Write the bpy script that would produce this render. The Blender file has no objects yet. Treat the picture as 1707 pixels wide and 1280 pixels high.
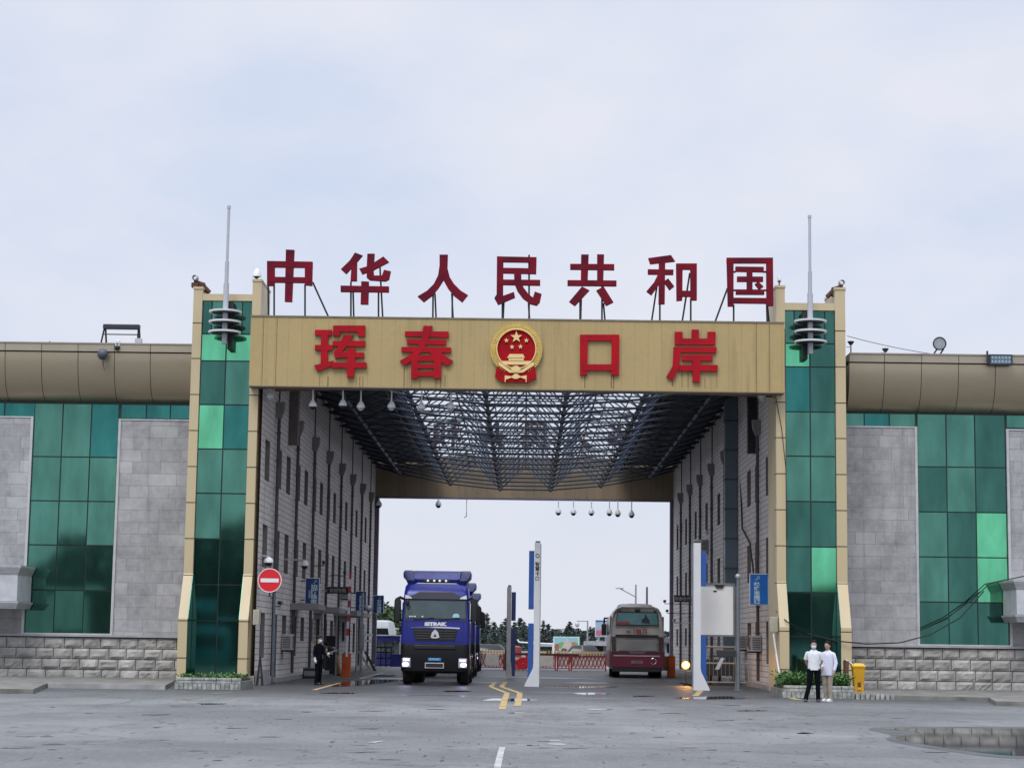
import bpy, bmesh, math, random
from mathutils import Vector, Matrix, noise
rnd = random.Random(7)
SC = bpy.context.scene
COL = SC.collection
R = math.radians

# ------------------------------------------------------------------ camera
F, CX, CY, EYE = 3245.0, 853.5, 640.0, 1.55
dY = Vector((20.5, -431.0, -F)).normalized()           # the gate's axis, in camera axes
up = Vector((0.013, 1.0, 0.0))
dZ = (up - dY * up.dot(dY)).normalized()
dX = dY.cross(dZ)
MW = Matrix((dX, dY, dZ)).to_4x4()
cam_d = bpy.data.cameras.new('camera'); cam = bpy.data.objects.new('camera', cam_d); COL.objects.link(cam)
cam.matrix_world = Matrix.Translation((0, 0, EYE)) @ MW
cam_d.sensor_width = 36; cam_d.lens = F / 1707 * 36; cam_d.clip_end = 3000
SC.camera = cam
M3 = MW.to_3x3()
def ray(px, py): return M3 @ Vector((px - CX, -(py - CY), -F))
def at(px, py, Y):                                       # point at distance Y along the axis
    d = ray(px, py); k = Y / d.y
    return Vector((d.x * k, Y, EYE + d.z * k))
def gr(px, py, z=0.0):                                   # point on the ground
    d = ray(px, py); k = (z - EYE) / d.z
    return Vector((d.x * k, d.y * k, z))

# ------------------------------------------------------------------ materials
MATS = {}
def nd(nt, typ, **kw):
    n = nt.nodes.new(typ)
    for k, v in kw.items():
        if k.startswith('i_'):
            n.inputs[k[2:].replace('_', ' ')].default_value = v
        else: setattr(n, k, v)
    return n
def base_mat(name):
    m = bpy.data.materials.new(name); m.use_nodes = True
    nt = m.node_tree; b = nt.nodes['Principled BSDF']
    MATS[name] = m
    return m, nt, b
def c4(c): return (c[0], c[1], c[2], 1)
def mixc(nt, fac, a, b, mode='MIX'):
    n = nt.nodes.new('ShaderNodeMix'); n.data_type = 'RGBA'; n.blend_type = mode
    for s, v in ((n.inputs[0], fac), (n.inputs[6], a), (n.inputs[7], b)):
        if isinstance(v, bpy.types.NodeSocket): nt.links.new(v, s)
        else: s.default_value = v if not isinstance(v, tuple) else c4(v)
    return n.outputs[2]
def ramp(nt, src, p0, p1, c0=(0, 0, 0), c1=(1, 1, 1)):
    n = nt.nodes.new('ShaderNodeValToRGB'); e = n.color_ramp.elements
    e[0].position = p0; e[1].position = p1; e[0].color = c4(c0); e[1].color = c4(c1)
    nt.links.new(src, n.inputs[0]); return n.outputs[0]
def obco(nt, scale=(1, 1, 1), world=False):
    if world:
        g = nt.nodes.new('ShaderNodeNewGeometry'); o = g.outputs['Position']
    else:
        t = nt.nodes.new('ShaderNodeTexCoord'); o = t.outputs['Object']
    mp = nt.nodes.new('ShaderNodeMapping'); mp.inputs['Scale'].default_value = scale
    nt.links.new(o, mp.inputs[0]); return mp.outputs[0]
def noi(nt, vec, scale, detail=4, rough=.55):
    n = nt.nodes.new('ShaderNodeTexNoise'); n.inputs['Scale'].default_value = scale
    n.inputs['Detail'].default_value = detail; n.inputs['Roughness'].default_value = rough
    nt.links.new(vec, n.inputs['Vector']); return n.outputs['Fac']
def bump(nt, b, h, strength=.3, dist=.02):
    n = nt.nodes.new('ShaderNodeBump'); n.inputs['Strength'].default_value = strength; n.inputs['Distance'].default_value = dist
    nt.links.new(h, n.inputs['Height']); nt.links.new(n.outputs[0], b.inputs['Normal'])
def mat(name, col, rough=.5, metal=0, var=.12, vs=2.5, dirt=None, emit=0, ecol=None, stretch=(1, 1, 1), bs=0, alpha=1, spec=None):
    if name in MATS: return MATS[name]
    m, nt, b = base_mat(name)
    v = obco(nt, stretch)
    f = noi(nt, v, vs, 5)
    d = dirt if dirt else tuple(x * (1 - var * 2) for x in col)
    c = mixc(nt, ramp(nt, f, .3, .72), d, col)
    nt.links.new(c, b.inputs['Base Color'])
    b.inputs['Metallic'].default_value = metal
    r = ramp(nt, f, .2, .8, (min(1, rough * 1.25),) * 3, (rough * .85,) * 3)
    nt.links.new(r, b.inputs['Roughness'])
    if spec is not None: b.inputs['Specular IOR Level'].default_value = spec
    if bs: bump(nt, b, noi(nt, v, vs * 8, 3), bs, .01)
    if emit:
        b.inputs['Emission Color'].default_value = c4(ecol or col); b.inputs['Emission Strength'].default_value = emit
    if alpha < 1: b.inputs['Alpha'].default_value = alpha
    return m
def brick(name, axes, bw, bh, c1, c2, mortar, ms=.006, rough=.75, off=.5, stain=.35, bstr=.25, streak=True, sq=1.0, metal=0):
    m, nt, b = base_mat(name)
    g = nt.nodes.new('ShaderNodeTexCoord'); s = nt.nodes.new('ShaderNodeSeparateXYZ'); nt.links.new(g.outputs['Object'], s.inputs[0])
    c = nt.nodes.new('ShaderNodeCombineXYZ')
    nt.links.new(s.outputs['XYZ'.index(axes[0])], c.inputs[0]); nt.links.new(s.outputs['XYZ'.index(axes[1])], c.inputs[1])
    br = nt.nodes.new('ShaderNodeTexBrick'); br.offset = off; br.squash = sq; br.squash_frequency = 3
    for k, v in (('Scale', 1), ('Mortar Size', ms), ('Mortar Smooth', .3), ('Bias', 0), ('Brick Width', bw), ('Row Height', bh)): br.inputs[k].default_value = v
    br.inputs['Color1'].default_value = c4(c1); br.inputs['Color2'].default_value = c4(c2); br.inputs['Mortar'].default_value = c4(mortar)
    nt.links.new(c.outputs[0], br.inputs['Vector'])
    w = obco(nt)
    f1 = noi(nt, w, .6, 6, .6); f2 = noi(nt, w, 5, 5, .65)
    sv = obco(nt, (1.6, 1.6, .12)); f3 = noi(nt, sv, 1.8, 5, .6)
    col = mixc(nt, ramp(nt, f1, .35, .65, (0, 0, 0), (stain,) * 3), br.outputs['Color'], tuple(x * .55 for x in c1))
    col = mixc(nt, ramp(nt, f2, .3, .7, (.0,) * 3, (.3,) * 3), col, tuple(min(1, x * 1.25) for x in c2))
    if streak: col = mixc(nt, ramp(nt, f3, .55, .78, (0, 0, 0), (.55,) * 3), col, tuple(x * .5 for x in c1))
    nt.links.new(col, b.inputs['Base Color']); b.inputs['Roughness'].default_value = rough; b.inputs['Metallic'].default_value = metal
    mm = nt.nodes.new('ShaderNodeMath'); mm.operation = 'MULTIPLY_ADD'; mm.inputs[1].default_value = -1.0
    nt.links.new(br.outputs['Fac'], mm.inputs[0]); nt.links.new(f2, mm.inputs[2])
    bump(nt, b, mm.outputs[0], bstr, .02)
    return m

# ------------------------------------------------------------------ mesh builder
def off_of(t):
    v = Vector((0, 0, 0))
    while t is not None: v += t.location; t = t.parent
    return v
class MB:
    def __init__(s, t=None):
        s.o = off_of(t) if t is not None else Vector((0, 0, 0)); s.t = t
        s.v = []; s.f = []; s.m = []; s.mi = 0
    def add(s, vs, fs):
        n = len(s.v); s.v += [Vector(v) - s.o for v in vs]; s.f += [tuple(i + n for i in f) for f in fs]; s.m += [s.mi] * len(fs); return s
    def box(s, x0, x1, y0, y1, z0, z1, bev=0):
        if bev:
            b = bmesh.new(); bmesh.ops.create_cube(b, size=1)
            for v in b.verts: v.co = Vector(((x0 + x1) / 2 + v.co.x * (x1 - x0), (y0 + y1) / 2 + v.co.y * (y1 - y0), (z0 + z1) / 2 + v.co.z * (z1 - z0)))
            bmesh.ops.bevel(b, geom=b.edges[:], offset=bev, segments=2, affect='EDGES', profile=.5)
            b.verts.index_update()
            s.add([v.co.copy() for v in b.verts], [[v.index for v in f.verts] for f in b.faces]); b.free(); return s
        vs = [(x, y, z) for z in (z0, z1) for y in (y0, y1) for x in (x0, x1)]
        return s.add(vs, [(0, 2, 3, 1), (4, 5, 7, 6), (0, 1, 5, 4), (2, 6, 7, 3), (0, 4, 6, 2), (1, 3, 7, 5)])
    def tube(s, pts, r, n=8, r2=None, caps=True):
        pts = [Vector(p) for p in pts]; rings = []
        for i, p in enumerate(pts):
            d = (pts[min(i + 1, len(pts) - 1)] - pts[max(i - 1, 0)]).normalized()
            a = d.cross(Vector((0, 0, 1)));
            if a.length < .01: a = d.cross(Vector((1, 0, 0)))
            a.normalize(); b = d.cross(a)
            rr = r if r2 is None else r + (r2 - r) * i / (len(pts) - 1)
            rings.append([p + (a * math.cos(t) + b * math.sin(t)) * rr for t in [2 * math.pi * (k + .5) / n for k in range(n)]])
        return s.loft(rings, caps)
    def loft(s, rings, caps=True):
        n = len(rings[0]); vs = [v for r in rings for v in r]; fs = []
        for i in range(len(rings) - 1):
            for k in range(n):
                a = i * n + k; b = i * n + (k + 1) % n
                fs.append((a, b, b + n, a + n))
        if caps: fs.append(tuple(range(n))[::-1]); fs.append(tuple((len(rings) - 1) * n + k for k in range(n)))
        return s.add(vs, fs)
    def lathe(s, prof, c=(0, 0, 0), axis='Z', n=16, ring=False):
        rings = []
        if ring: prof = list(prof) + [prof[0]]
        for r, h in prof:
            ring = []
            for k in range(n):
                t = 2 * math.pi * k / n; a, b = r * math.cos(t), r * math.sin(t)
                ring.append(Vector(c) + Vector({'Z': (a, b, h), 'Y': (a, h, b), 'X': (h, a, b)}[axis]))
            rings.append(ring)
        return s.loft(rings, caps=not ring)
    def prism(s, poly, fn, d0, d1):                        # poly: list of 2-tuples; fn(u,v,d)->xyz
        n = len(poly)
        vs = [fn(u, v, d0) for u, v in poly] + [fn(u, v, d1) for u, v in poly]
        return s.add(vs, [tuple(range(n))[::-1], tuple(range(n, 2 * n))] + [(k, (k + 1) % n, n + (k + 1) % n, n + k) for k in range(n)])
    def sphere(s, c, r, sq=(1, 1, 1), n=12, m=8):
        c = Vector(c); rings = []
        for i in range(m + 1):
            t = math.pi * i / m; rr = max(.02 * r, r * math.sin(t)); z = -r * math.cos(t)
            rings.append([c + Vector((rr * math.cos(a) * sq[0], rr * math.sin(a) * sq[1], z * sq[2])) for a in [2 * math.pi * k / n for k in range(n)]])
        return s.loft(rings)
    def mesh(s, name, mats, smooth=None):
        me = bpy.data.meshes.new(name); me.from_pydata([tuple(v) for v in s.v], [], s.f)
        for m in (mats if isinstance(mats, (list, tuple)) else [mats]): me.materials.append(m)
        me.polygons.foreach_set('material_index', s.m)
        b = bmesh.new(); b.from_mesh(me); bmesh.ops.recalc_face_normals(b, faces=b.faces[:]); b.to_mesh(me); b.free()
        if smooth:
            me.polygons.foreach_set('use_smooth', [True] * len(me.polygons)); me.set_sharp_from_angle(angle=R(smooth))
        me.update(); return me
    def build(s, name, mats, parent=None, smooth=None, label=None):
        o = bpy.data.objects.new(name, s.mesh(name, mats, smooth)); COL.objects.link(o)
        if parent is None: parent = s.t
        o.parent = parent
        if label: o['label'] = label
        return o
def thing(name, label, cat, loc=(0, 0, 0), group=None, rz=0):
    o = bpy.data.objects.new(name, None); COL.objects.link(o); o.location = loc; o.rotation_euler = (0, 0, rz)
    o.empty_display_size = .2
    o['label'] = label; o['category'] = cat
    if group: o['group'] = group
    return o
def tag(o, label, cat, group=None):
    o['label'] = label; o['category'] = cat
    if group: o['group'] = group
    return o
def struct(o, kind='structure'): o['kind'] = kind; return o
def copy_tree(o, parent=None, **kw):
    c = o.copy(); COL.objects.link(c); c.parent = parent
    for k, v in kw.items():
        if k == 'loc': c.location = v
        elif k == 'rz': c.rotation_euler = (0, 0, v)
        elif k == 'scale': c.scale = v
        else: c[k] = v
    for ch in list(o.children): copy_tree(ch, c)
    return c
def rrect(cx, cy, hx, hy, r, n=3):                         # rounded rectangle, 2-D
    pts = []
    for (sx, sy, a0) in ((1, 1, 0), (-1, 1, 90), (-1, -1, 180), (1, -1, 270)):
        for k in range(n + 1):
            a = R(a0 + 90 * k / n); pts.append((cx + sx * (hx - r) + r * math.cos(a), cy + sy * (hy - r) + r * math.sin(a)))
    return pts
def text(name, body, size, mtl, parent, origin, thick=.004, bold=0, vertical=False, spacing=1.0, rz=0, sx=1.0):
    """flat lettering; faces -Y when rz=0; origin = centre, in the parent's frame"""
    c = bpy.data.curves.new('lettering', 'FONT'); c.body = '\n'.join(body) if vertical else body
    c.size = size; c.extrude = thick; c.offset = bold; c.align_x = 'CENTER'; c.align_y = 'CENTER'; c.resolution_u = 2
    c.space_line = spacing if vertical else 1; c.space_character = 1 if vertical else spacing
    o = bpy.data.objects.new('lettering', c); COL.objects.link(o)
    dg = bpy.context.evaluated_depsgraph_get(); me = bpy.data.meshes.new_from_object(o.evaluated_get(dg))
    bpy.data.objects.remove(o); me.name = name
    me.transform(Matrix.Translation(origin) @ Matrix.Rotation(rz, 4, 'Z') @ Matrix.Rotation(R(90), 4, 'X') @ Matrix.Scale(sx, 4, (1, 0, 0)))
    me.materials.clear(); me.materials.append(mtl)
    q = bpy.data.objects.new(name, me); COL.objects.link(q); q.parent = parent
    return q

# ------------------------------------------------------------------ world and sun
W = bpy.data.worlds.new('World'); SC.world = W; W.use_nodes = True
nt = W.node_tree; bg = nt.nodes['Background']; bg.inputs[1].default_value = .1
sky = nt.nodes.new('ShaderNodeTexSky'); sky.sky_type = 'NISHITA'; sky.sun_disc = False
SUN_EL, SUN_AZ = 52, 200
sky.sun_elevation = R(SUN_EL); sky.sun_rotation = R(SUN_AZ); sky.dust_density = 3
tc = nt.nodes.new('ShaderNodeTexCoord'); sp = nt.nodes.new('ShaderNodeSeparateXYZ'); nt.links.new(tc.outputs['Generated'], sp.inputs[0])
mp = nt.nodes.new('ShaderNodeMapping'); mp.inputs['Scale'].default_value = (1, 1, 2.0); nt.links.new(tc.outputs['Generated'], mp.inputs[0])
f = noi(nt, mp.outputs[0], 4.2, 7, .52)
cl = mixc(nt, ramp(nt, f, .36, .62), (5.95, 6.7, 8.3), (7.6, 7.75, 8.6))
hz = ramp(nt, sp.outputs[2], 0.0, .20, (1, 1, 1), (0, 0, 0))
cl = mixc(nt, hz, cl, (7.2, 7.5, 8.25))
gz = ramp(nt, sp.outputs[2], .46, .95, (1, 1, 1), (3.3, 3.3, 3.2))
cl = mixc(nt, 1.0, cl, gz, 'MULTIPLY')
fin = mixc(nt, .06, cl, sky.outputs[0])
nt.links.new(fin, bg.inputs[0])
sd = bpy.data.lights.new('sun', 'SUN'); sd.energy = 1.5; sd.angle = R(25); sd.color = (1, .97, .92)
so = bpy.data.objects.new('sun', sd); COL.objects.link(so)
sdir = Vector((-math.sin(R(SUN_AZ)) * -1 * math.cos(R(SUN_EL)), math.cos(R(SUN_AZ)) * math.cos(R(SUN_EL)), math.sin(R(SUN_EL))))
so.rotation_euler = sdir.to_track_quat('Z', 'Y').to_euler(); so.location = (0, -20, 60)
SC.view_settings.view_transform = 'Standard'; SC.view_settings.look = 'None'; SC.view_settings.exposure = .12
SC.cycles.max_bounces = 8; SC.cycles.use_denoising = True

# ------------------------------------------------------------------ palette
CREAM = mat('cream_panel', (.50, .41, .25), .45, 0, .04, .7, stretch=(1, 1, .3))
BEAM = None
SEAM = mat('dark_seam', (.02, .018, .015), .8)
BRONZE = mat('bronze_cladding', (.42, .36, .26), .33, .75, .04, .8)
PARA = mat('parapet_metal', (.36, .32, .25), .45, .3, .06, 1.2)
ASHLAR = brick('granite_ashlar', 'XZ', 1.02, .435, (.28, .285, .30), (.44, .44, .45), (.19, .19, .19), .011, .7, .43, .75, .3, sq=.7)
TUNNEL = brick('mauve_block_wall', 'YZ', .62, .205, (.58, .545, .53), (.70, .66, .64), (.07, .065, .06), .014, .8, .5, .2, .5)
TUNNELX = brick('mauve_block_front', 'XZ', .62, .205, (.58, .545, .53), (.70, .66, .64), (.07, .065, .06), .014, .8, .5, .2, .5)
ROCK = mat('rock_faced_stone', (.44, .43, .41), .85, 0, .2, 1.6, dirt=(.24, .235, .23), bs=.5)
ROCKJ = mat('stone_joint', (.05, .045, .04), .9)
FRAME = mat('pale_aluminium', (.55, .56, .58), .4, .3)
MULL = mat('dark_mullion', (.01, .03, .025), .4)
RED = mat('sign_red', (.24, .003, .014), .65, 0, .25, .8, dirt=(.05, .006, .018), spec=.15)
REDB = mat('beam_sign_red', (.46, .003, .010), .6, 0, .2, .9, dirt=(.24, .005, .014), spec=.15)
REDEDGE = mat('sign_edge_black', (.02, .008, .01), .7)
STEELB = mat('blue_black_steel', (.035, .045, .065), .5, .2, .2, .6, dirt=(.02, .025, .035))
STEELBL = mat('blue_steel', (.05, .085, .15), .5, .2, .2, .6, dirt=(.02, .03, .06))
BLACK = mat('black_metal', (.012, .012, .015), .5)
DARK = mat('dark_grey_plastic', (.03, .03, .033), .5)
WHITE = mat('white_paint', (.72, .74, .76), .4, 0, .05)
GREY = mat('grey_metal', (.30, .31, .33), .5, .3)
LGREY = mat('light_grey_metal', (.45, .46, .5), .4, .2, .05)
PIPE = mat('dark_downpipe', (.07, .075, .09), .55, .2)
GLASSD = mat('dark_window_glass', (.010, .011, .013), .15, 0, .1, spec=.35)
WARM = None
def mirror_glass(name, tint, warp=.06):
    m, nt, b = base_mat(name)
    b.inputs['Metallic'].default_value = .9; b.inputs['Roughness'].default_value = .045
    v = obco(nt); f = noi(nt, obco(nt, (1.5, 1, .5)), .9, 4)
    c = mixc(nt, ramp(nt, f, .3, .75), tuple(x * .58 for x in tint), tint)
    nt.links.new(c, b.inputs['Base Color'])
    bump(nt, b, noi(nt, v, .55, 1), warp, .03)
    return m
G1 = mirror_glass('green_mirror_glass', (.11, .31, .245))
G2 = mirror_glass('dark_green_mirror_glass', (.065, .20, .165))
G3 = mirror_glass('pale_green_mirror_glass', (.19, .74, .42), .03)
G4 = mirror_glass('teal_mirror_glass', (.05, .25, .23))
GREENS = [G1, G2, G3, G4]
# ------------------------------------------------------------------ ground
def asphalt():
    m, nt, b = base_mat('wet_asphalt')
    w = obco(nt, (1, 1, 1), True); ws = obco(nt, (.6, .5, 1), True)
    big = noi(nt, ws, .16, 6, .6); mid = noi(nt, obco(nt, (.6, .3, 1), True), 1.1, 5, .6); fine = noi(nt, obco(nt, (1, .14, 1), True), 9, 4, .7); grit = noi(nt, w, 55, 2, .6)
    c = mixc(nt, ramp(nt, big, .42, .58), (.095, .097, .10), (.185, .187, .19))
    c = mixc(nt, ramp(nt, mid, .35, .7, (0,) * 3, (.5,) * 3), c, (.10, .103, .11))
    c = mixc(nt, ramp(nt, fine, .58, .70, (0,) * 3, (.6,) * 3), c, (.04, .04, .041))
    c = mixc(nt, ramp(nt, noi(nt, obco(nt, (1, .12, 1), True), 22, 3, .7), .5, .75, (0,) * 3, (.4,) * 3), c, (.25, .25, .255))
    c = mixc(nt, ramp(nt, noi(nt, obco(nt, (.5, .35, 1), True), 1.1, 6, .7), .5, .68, (0,) * 3, (.5,) * 3), c, (.055, .056, .06))
    c = mixc(nt, ramp(nt, noi(nt, obco(nt, (1.6, .05, 1), True), .55, 3, .5), .5, .75, (0,) * 3, (.35,) * 3), c, (.06, .06, .063))
    for vsc, thr, dk in ((3.2, .10, .9), (7.5, .17, .8)):
        vo = nt.nodes.new('ShaderNodeTexVoronoi'); vo.inputs['Scale'].default_value = vsc; nt.links.new(obco(nt, (1, .09, 1), True), vo.inputs['Vector'])
        sp_ = nt.nodes.new('ShaderNodeSeparateColor'); nt.links.new(vo.outputs['Color'], sp_.inputs[0])
        k1 = ramp(nt, vo.outputs['Distance'], thr * .6, thr, (1, 1, 1), (0, 0, 0)); k2 = ramp(nt, sp_.outputs[0], .42, .46)
        mu = nt.nodes.new('ShaderNodeMath'); mu.operation = 'MULTIPLY'; nt.links.new(k1, mu.inputs[0]); nt.links.new(k2, mu.inputs[1])
        c = mixc(nt, mu.outputs[0], c, (.02, .02, .02))
    vo = nt.nodes.new('ShaderNodeTexVoronoi'); vo.feature = 'DISTANCE_TO_EDGE'; vo.inputs['Scale'].default_value = .16
    wv = nt.nodes.new('ShaderNodeVectorMath'); wv.operation = 'ADD'; nt.links.new(obco(nt, (1, 1, 1), True), wv.inputs[0])
    nz = nt.nodes.new('ShaderNodeTexNoise'); nz.inputs['Scale'].default_value = .7; nz.inputs['Detail'].default_value = 4; nt.links.new(w, nz.inputs['Vector'])
    sc_ = nt.nodes.new('ShaderNodeVectorMath'); sc_.operation = 'SCALE'; sc_.inputs['Scale'].default_value = 2.5; nt.links.new(nz.outputs['Color'], sc_.inputs[0]); nt.links.new(sc_.outputs[0], wv.inputs[1]); nt.links.new(wv.outputs[0], vo.inputs['Vector'])
    c = mixc(nt, ramp(nt, vo.outputs['Distance'], .002, .010, (.55,) * 3, (0, 0, 0)), c, (.02, .02, .02))
    # wetter and darker towards the gate and inside it
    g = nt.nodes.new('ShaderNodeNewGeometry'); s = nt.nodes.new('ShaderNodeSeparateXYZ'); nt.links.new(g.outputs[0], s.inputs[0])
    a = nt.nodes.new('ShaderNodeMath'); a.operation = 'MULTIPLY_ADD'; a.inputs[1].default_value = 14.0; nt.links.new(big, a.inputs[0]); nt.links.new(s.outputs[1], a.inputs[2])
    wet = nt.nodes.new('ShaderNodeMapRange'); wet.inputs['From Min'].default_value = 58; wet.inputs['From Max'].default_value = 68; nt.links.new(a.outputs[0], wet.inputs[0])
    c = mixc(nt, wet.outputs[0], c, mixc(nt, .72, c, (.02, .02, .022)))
    nt.links.new(c, b.inputs['Base Color'])
    r = ramp(nt, mid, .3, .7, (.50,) * 3, (.68,) * 3)
    pud = ramp(nt, noi(nt, obco(nt, (.25, .5, 1), True), .55, 4, .5), .60, .68)
    pm = nt.nodes.new('ShaderNodeMath'); pm.operation = 'MULTIPLY'; nt.links.new(pud, pm.inputs[0]); nt.links.new(wet.outputs[0], pm.inputs[1])
    r = mixc(nt, wet.outputs[0], r, (.5, .5, .5)); r = mixc(nt, pm.outputs[0], r, (.1, .1, .1))
    nt.links.new(r, b.inputs['Roughness'])
    bp = nt.nodes.new('ShaderNodeBump'); bp.inputs['Strength'].default_value = .35; bp.inputs['Distance'].default_value = .008
    nt.links.new(grit, bp.inputs['Height'])
    b2 = nt.nodes.new('ShaderNodeBump'); b2.inputs['Strength'].default_value = .4; b2.inputs['Distance'].default_value = .03
    nt.links.new(fine, b2.inputs['Height']); nt.links.new(bp.outputs[0], b2.inputs['Normal']); nt.links.new(b2.outputs[0], b.inputs['Normal'])
    return m
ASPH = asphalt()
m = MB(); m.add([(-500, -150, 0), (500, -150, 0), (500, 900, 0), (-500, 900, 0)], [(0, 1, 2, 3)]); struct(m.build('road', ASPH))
CONC = mat('yard_concrete', (.24, .245, .25), .45, 0, .2, .35, dirt=(.12, .12, .125))
m = MB(); m.add([(-60, 122, .004), (60, 122, .004), (60, 420, .004), (-60, 420, .004)], [(0, 1, 2, 3)]); struct(m.build('pavement', CONC))
GRASS = mat('field_grass', (.07, .10, .035), .9, 0, .3, .4)
m = MB(); m.add([(-500, 240, .01), (500, 240, .01), (500, 899, .01), (-500, 899, .01)], [(0, 1, 2, 3)]); struct(m.build('field', GRASS))
WATER = mat('puddle_water', (.012, .013, .015), .03, 0, 0, spec=.6)
def flat(name, pts, mtl, z, smooth=0, kind='structure'):
    if smooth:                                            # chaikin
        for _ in range(smooth):
            q = []
            for i in range(len(pts)):
                a, b = pts[i], pts[(i + 1) % len(pts)]
                q += [tuple(a[k] * .75 + b[k] * .25 for k in (0, 1)), tuple(a[k] * .25 + b[k] * .75 for k in (0, 1))]
            pts = q
    m = MB(); m.add([(p[0], p[1], z) for p in pts], [tuple(range(len(pts)))])
    return struct(m.build(name, mtl), kind)
def pxflat(name, pp, mtl, z, smooth=0): return flat(name, [gr(x, y)[:2] for x, y in pp], mtl, z, smooth)
z3 = lambda L, ox, oy, s: [(ox + x / s, oy + y / s) for x, y in L]
_pd = pxflat('puddle', z3([(1020, 238), (1150, 232), (1250, 236), (1400, 234), (1900, 238), (1900, 372), (1700, 366), (1560, 358), (1380, 332), (1220, 308), (1085, 281), (1150, 266), (1240, 268), (1180, 247)], 1100, 1130, 2.812), WATER, .005, 1)
_yf = max(v.co.y for v in _pd.data.vertices)
_w2 = WATER.copy(); _w2.name = 'still_water'; _nt = _w2.node_tree; _g = _nt.nodes.new('ShaderNodeNewGeometry'); _a = _nt.nodes.new('ShaderNodeVectorMath'); _a.inputs[1].default_value = (0, .004, 0); _nt.links.new(_g.outputs['Normal'], _a.inputs[0]); _nt.links.new(_a.outputs[0], _nt.nodes['Principled BSDF'].inputs['Normal']); _pd.data.materials[0] = _w2
pxflat('puddle_margin', z3([(960, 234), (1130, 226), (1300, 229), (1450, 227), (1900, 230), (1900, 386), (1690, 378), (1540, 370), (1360, 343), (1200, 320), (1040, 288), (1100, 268), (1010, 250)], 1100, 1130, 2.812), mat('damp_asphalt', (.085, .086, .09), .45, 0, .35, 1.2), .003, 2)
for L in ([(-10, 76), (120, 66), (330, 62), (300, 72), (120, 92), (-40, 100)],):
    pxflat('puddle', z3(L, 560, 1110, 2.845), WATER, .005, 2)
def blob(px, py, w, h, jag=.35, n=16):
    pts = []
    for k in range(n):
        a = 2 * math.pi * k / n; q = 1 + rnd.uniform(-jag, jag)
        pts.append((px + math.cos(a) * w * q, py + math.sin(a) * h * q))
    return pts
for (px, py, w, h) in ((1185, 1163, 75, 2.6), (845, 1166, 48, 2.2), (965, 1145, 60, 1.6), (985, 1156, 30, 1.5), (930, 1240, 15, 1.6), (926, 1234, 14, .8),
                       (562, 1155, 28, 1.2), (1255, 1184, 26, 1.0), (260, 1191, 22, 1.1), (352, 1173, 22, 1.2), (760, 1152, 22, 1.0), (1345, 1222, 14, 1.0), (1000, 1182, 22, .8),
                       (880, 1242, 26, .6), (1075, 1160, 18, .8), (640, 1126, 26, 1.3), (862, 1188, 16, .6)):
    pxflat('puddle', blob(px, py, w, h), WATER, .005, 1)
for k in range(70):
    px = rnd.uniform(20, 1690); py = rnd.uniform(1175, 1270)
    pxflat('puddle', blob(px, py, rnd.uniform(3, 22), rnd.uniform(.12, .5), .6, 11), mat('damp_patch', (.02, .02, .022), .25, 0, 0), .004)
# painted lines
YEL = mat('worn_yellow_paint', (.55, .38, .13), .6, 0, .25, 3, dirt=(.18, .15, .09))
WHT = mat('worn_white_paint', (.5, .5, .5), .6, 0, .25, 3, dirt=(.2, .2, .2))
def line(pp, w, mtl, z=.008, name='lane_marking'):
    pts = [gr(*p) for p in pp]; m = MB()
    L, Rr = [], []
    for i, p in enumerate(pts):
        d = (pts[min(i + 1, len(pts) - 1)] - pts[max(i - 1, 0)]).normalized(); n = Vector((-d.y, d.x, 0)) * w / 2
        L.append(p + n); Rr.append(p - n)
    vs = [(p.x, p.y, z) for p in L] + [(p.x, p.y, z) for p in Rr]; n = len(pts)
    m.add(vs, [(i, i + 1, n + i + 1, n + i) for i in range(n - 1)])
    return struct(m.build(name, mtl))
q = lambda L: z3(L, 560, 1110, 2.845)
line(q([(755, 75), (735, 98), (765, 110), (812, 128), (800, 160), (788, 205)]), .17, YEL)
line(q([(805, 75), (785, 98), (820, 110), (872, 128), (868, 160), (860, 190)]), .17, YEL)
line(q([(790, 385), (782, 410), (775, 440), (765, 484)]), .09, WHT)
line(z3([(60, 95), (280, 130)], 0, 1120, 2.845), .01, WHT)
YF = mat('faint_yellow_paint', (.27, .22, .13), .6, 0, .3, 3, dirt=(.12, .11, .09)); line(z3([(885, 130), (955, 117)], 0, 1120, 2.845), .14, YF); line(z3([(1010, 104), (1110, 94)], 0, 1120, 2.845), .14, YF)
line([(523, 1150), (566, 1138)], .16, YEL); line([(600, 1131), (640, 1121)], .16, WHT)
line([(1159, 1160), (1168, 1151)], .2, YEL); line([(1240, 1161), (1310, 1161), (1330, 1166)], .22, YEL)
line([(1330, 1166), (1440, 1174), (1530, 1176)], .08, WHT)
line([(640, 1235), (617, 1238)], .1, WHT)

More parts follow.
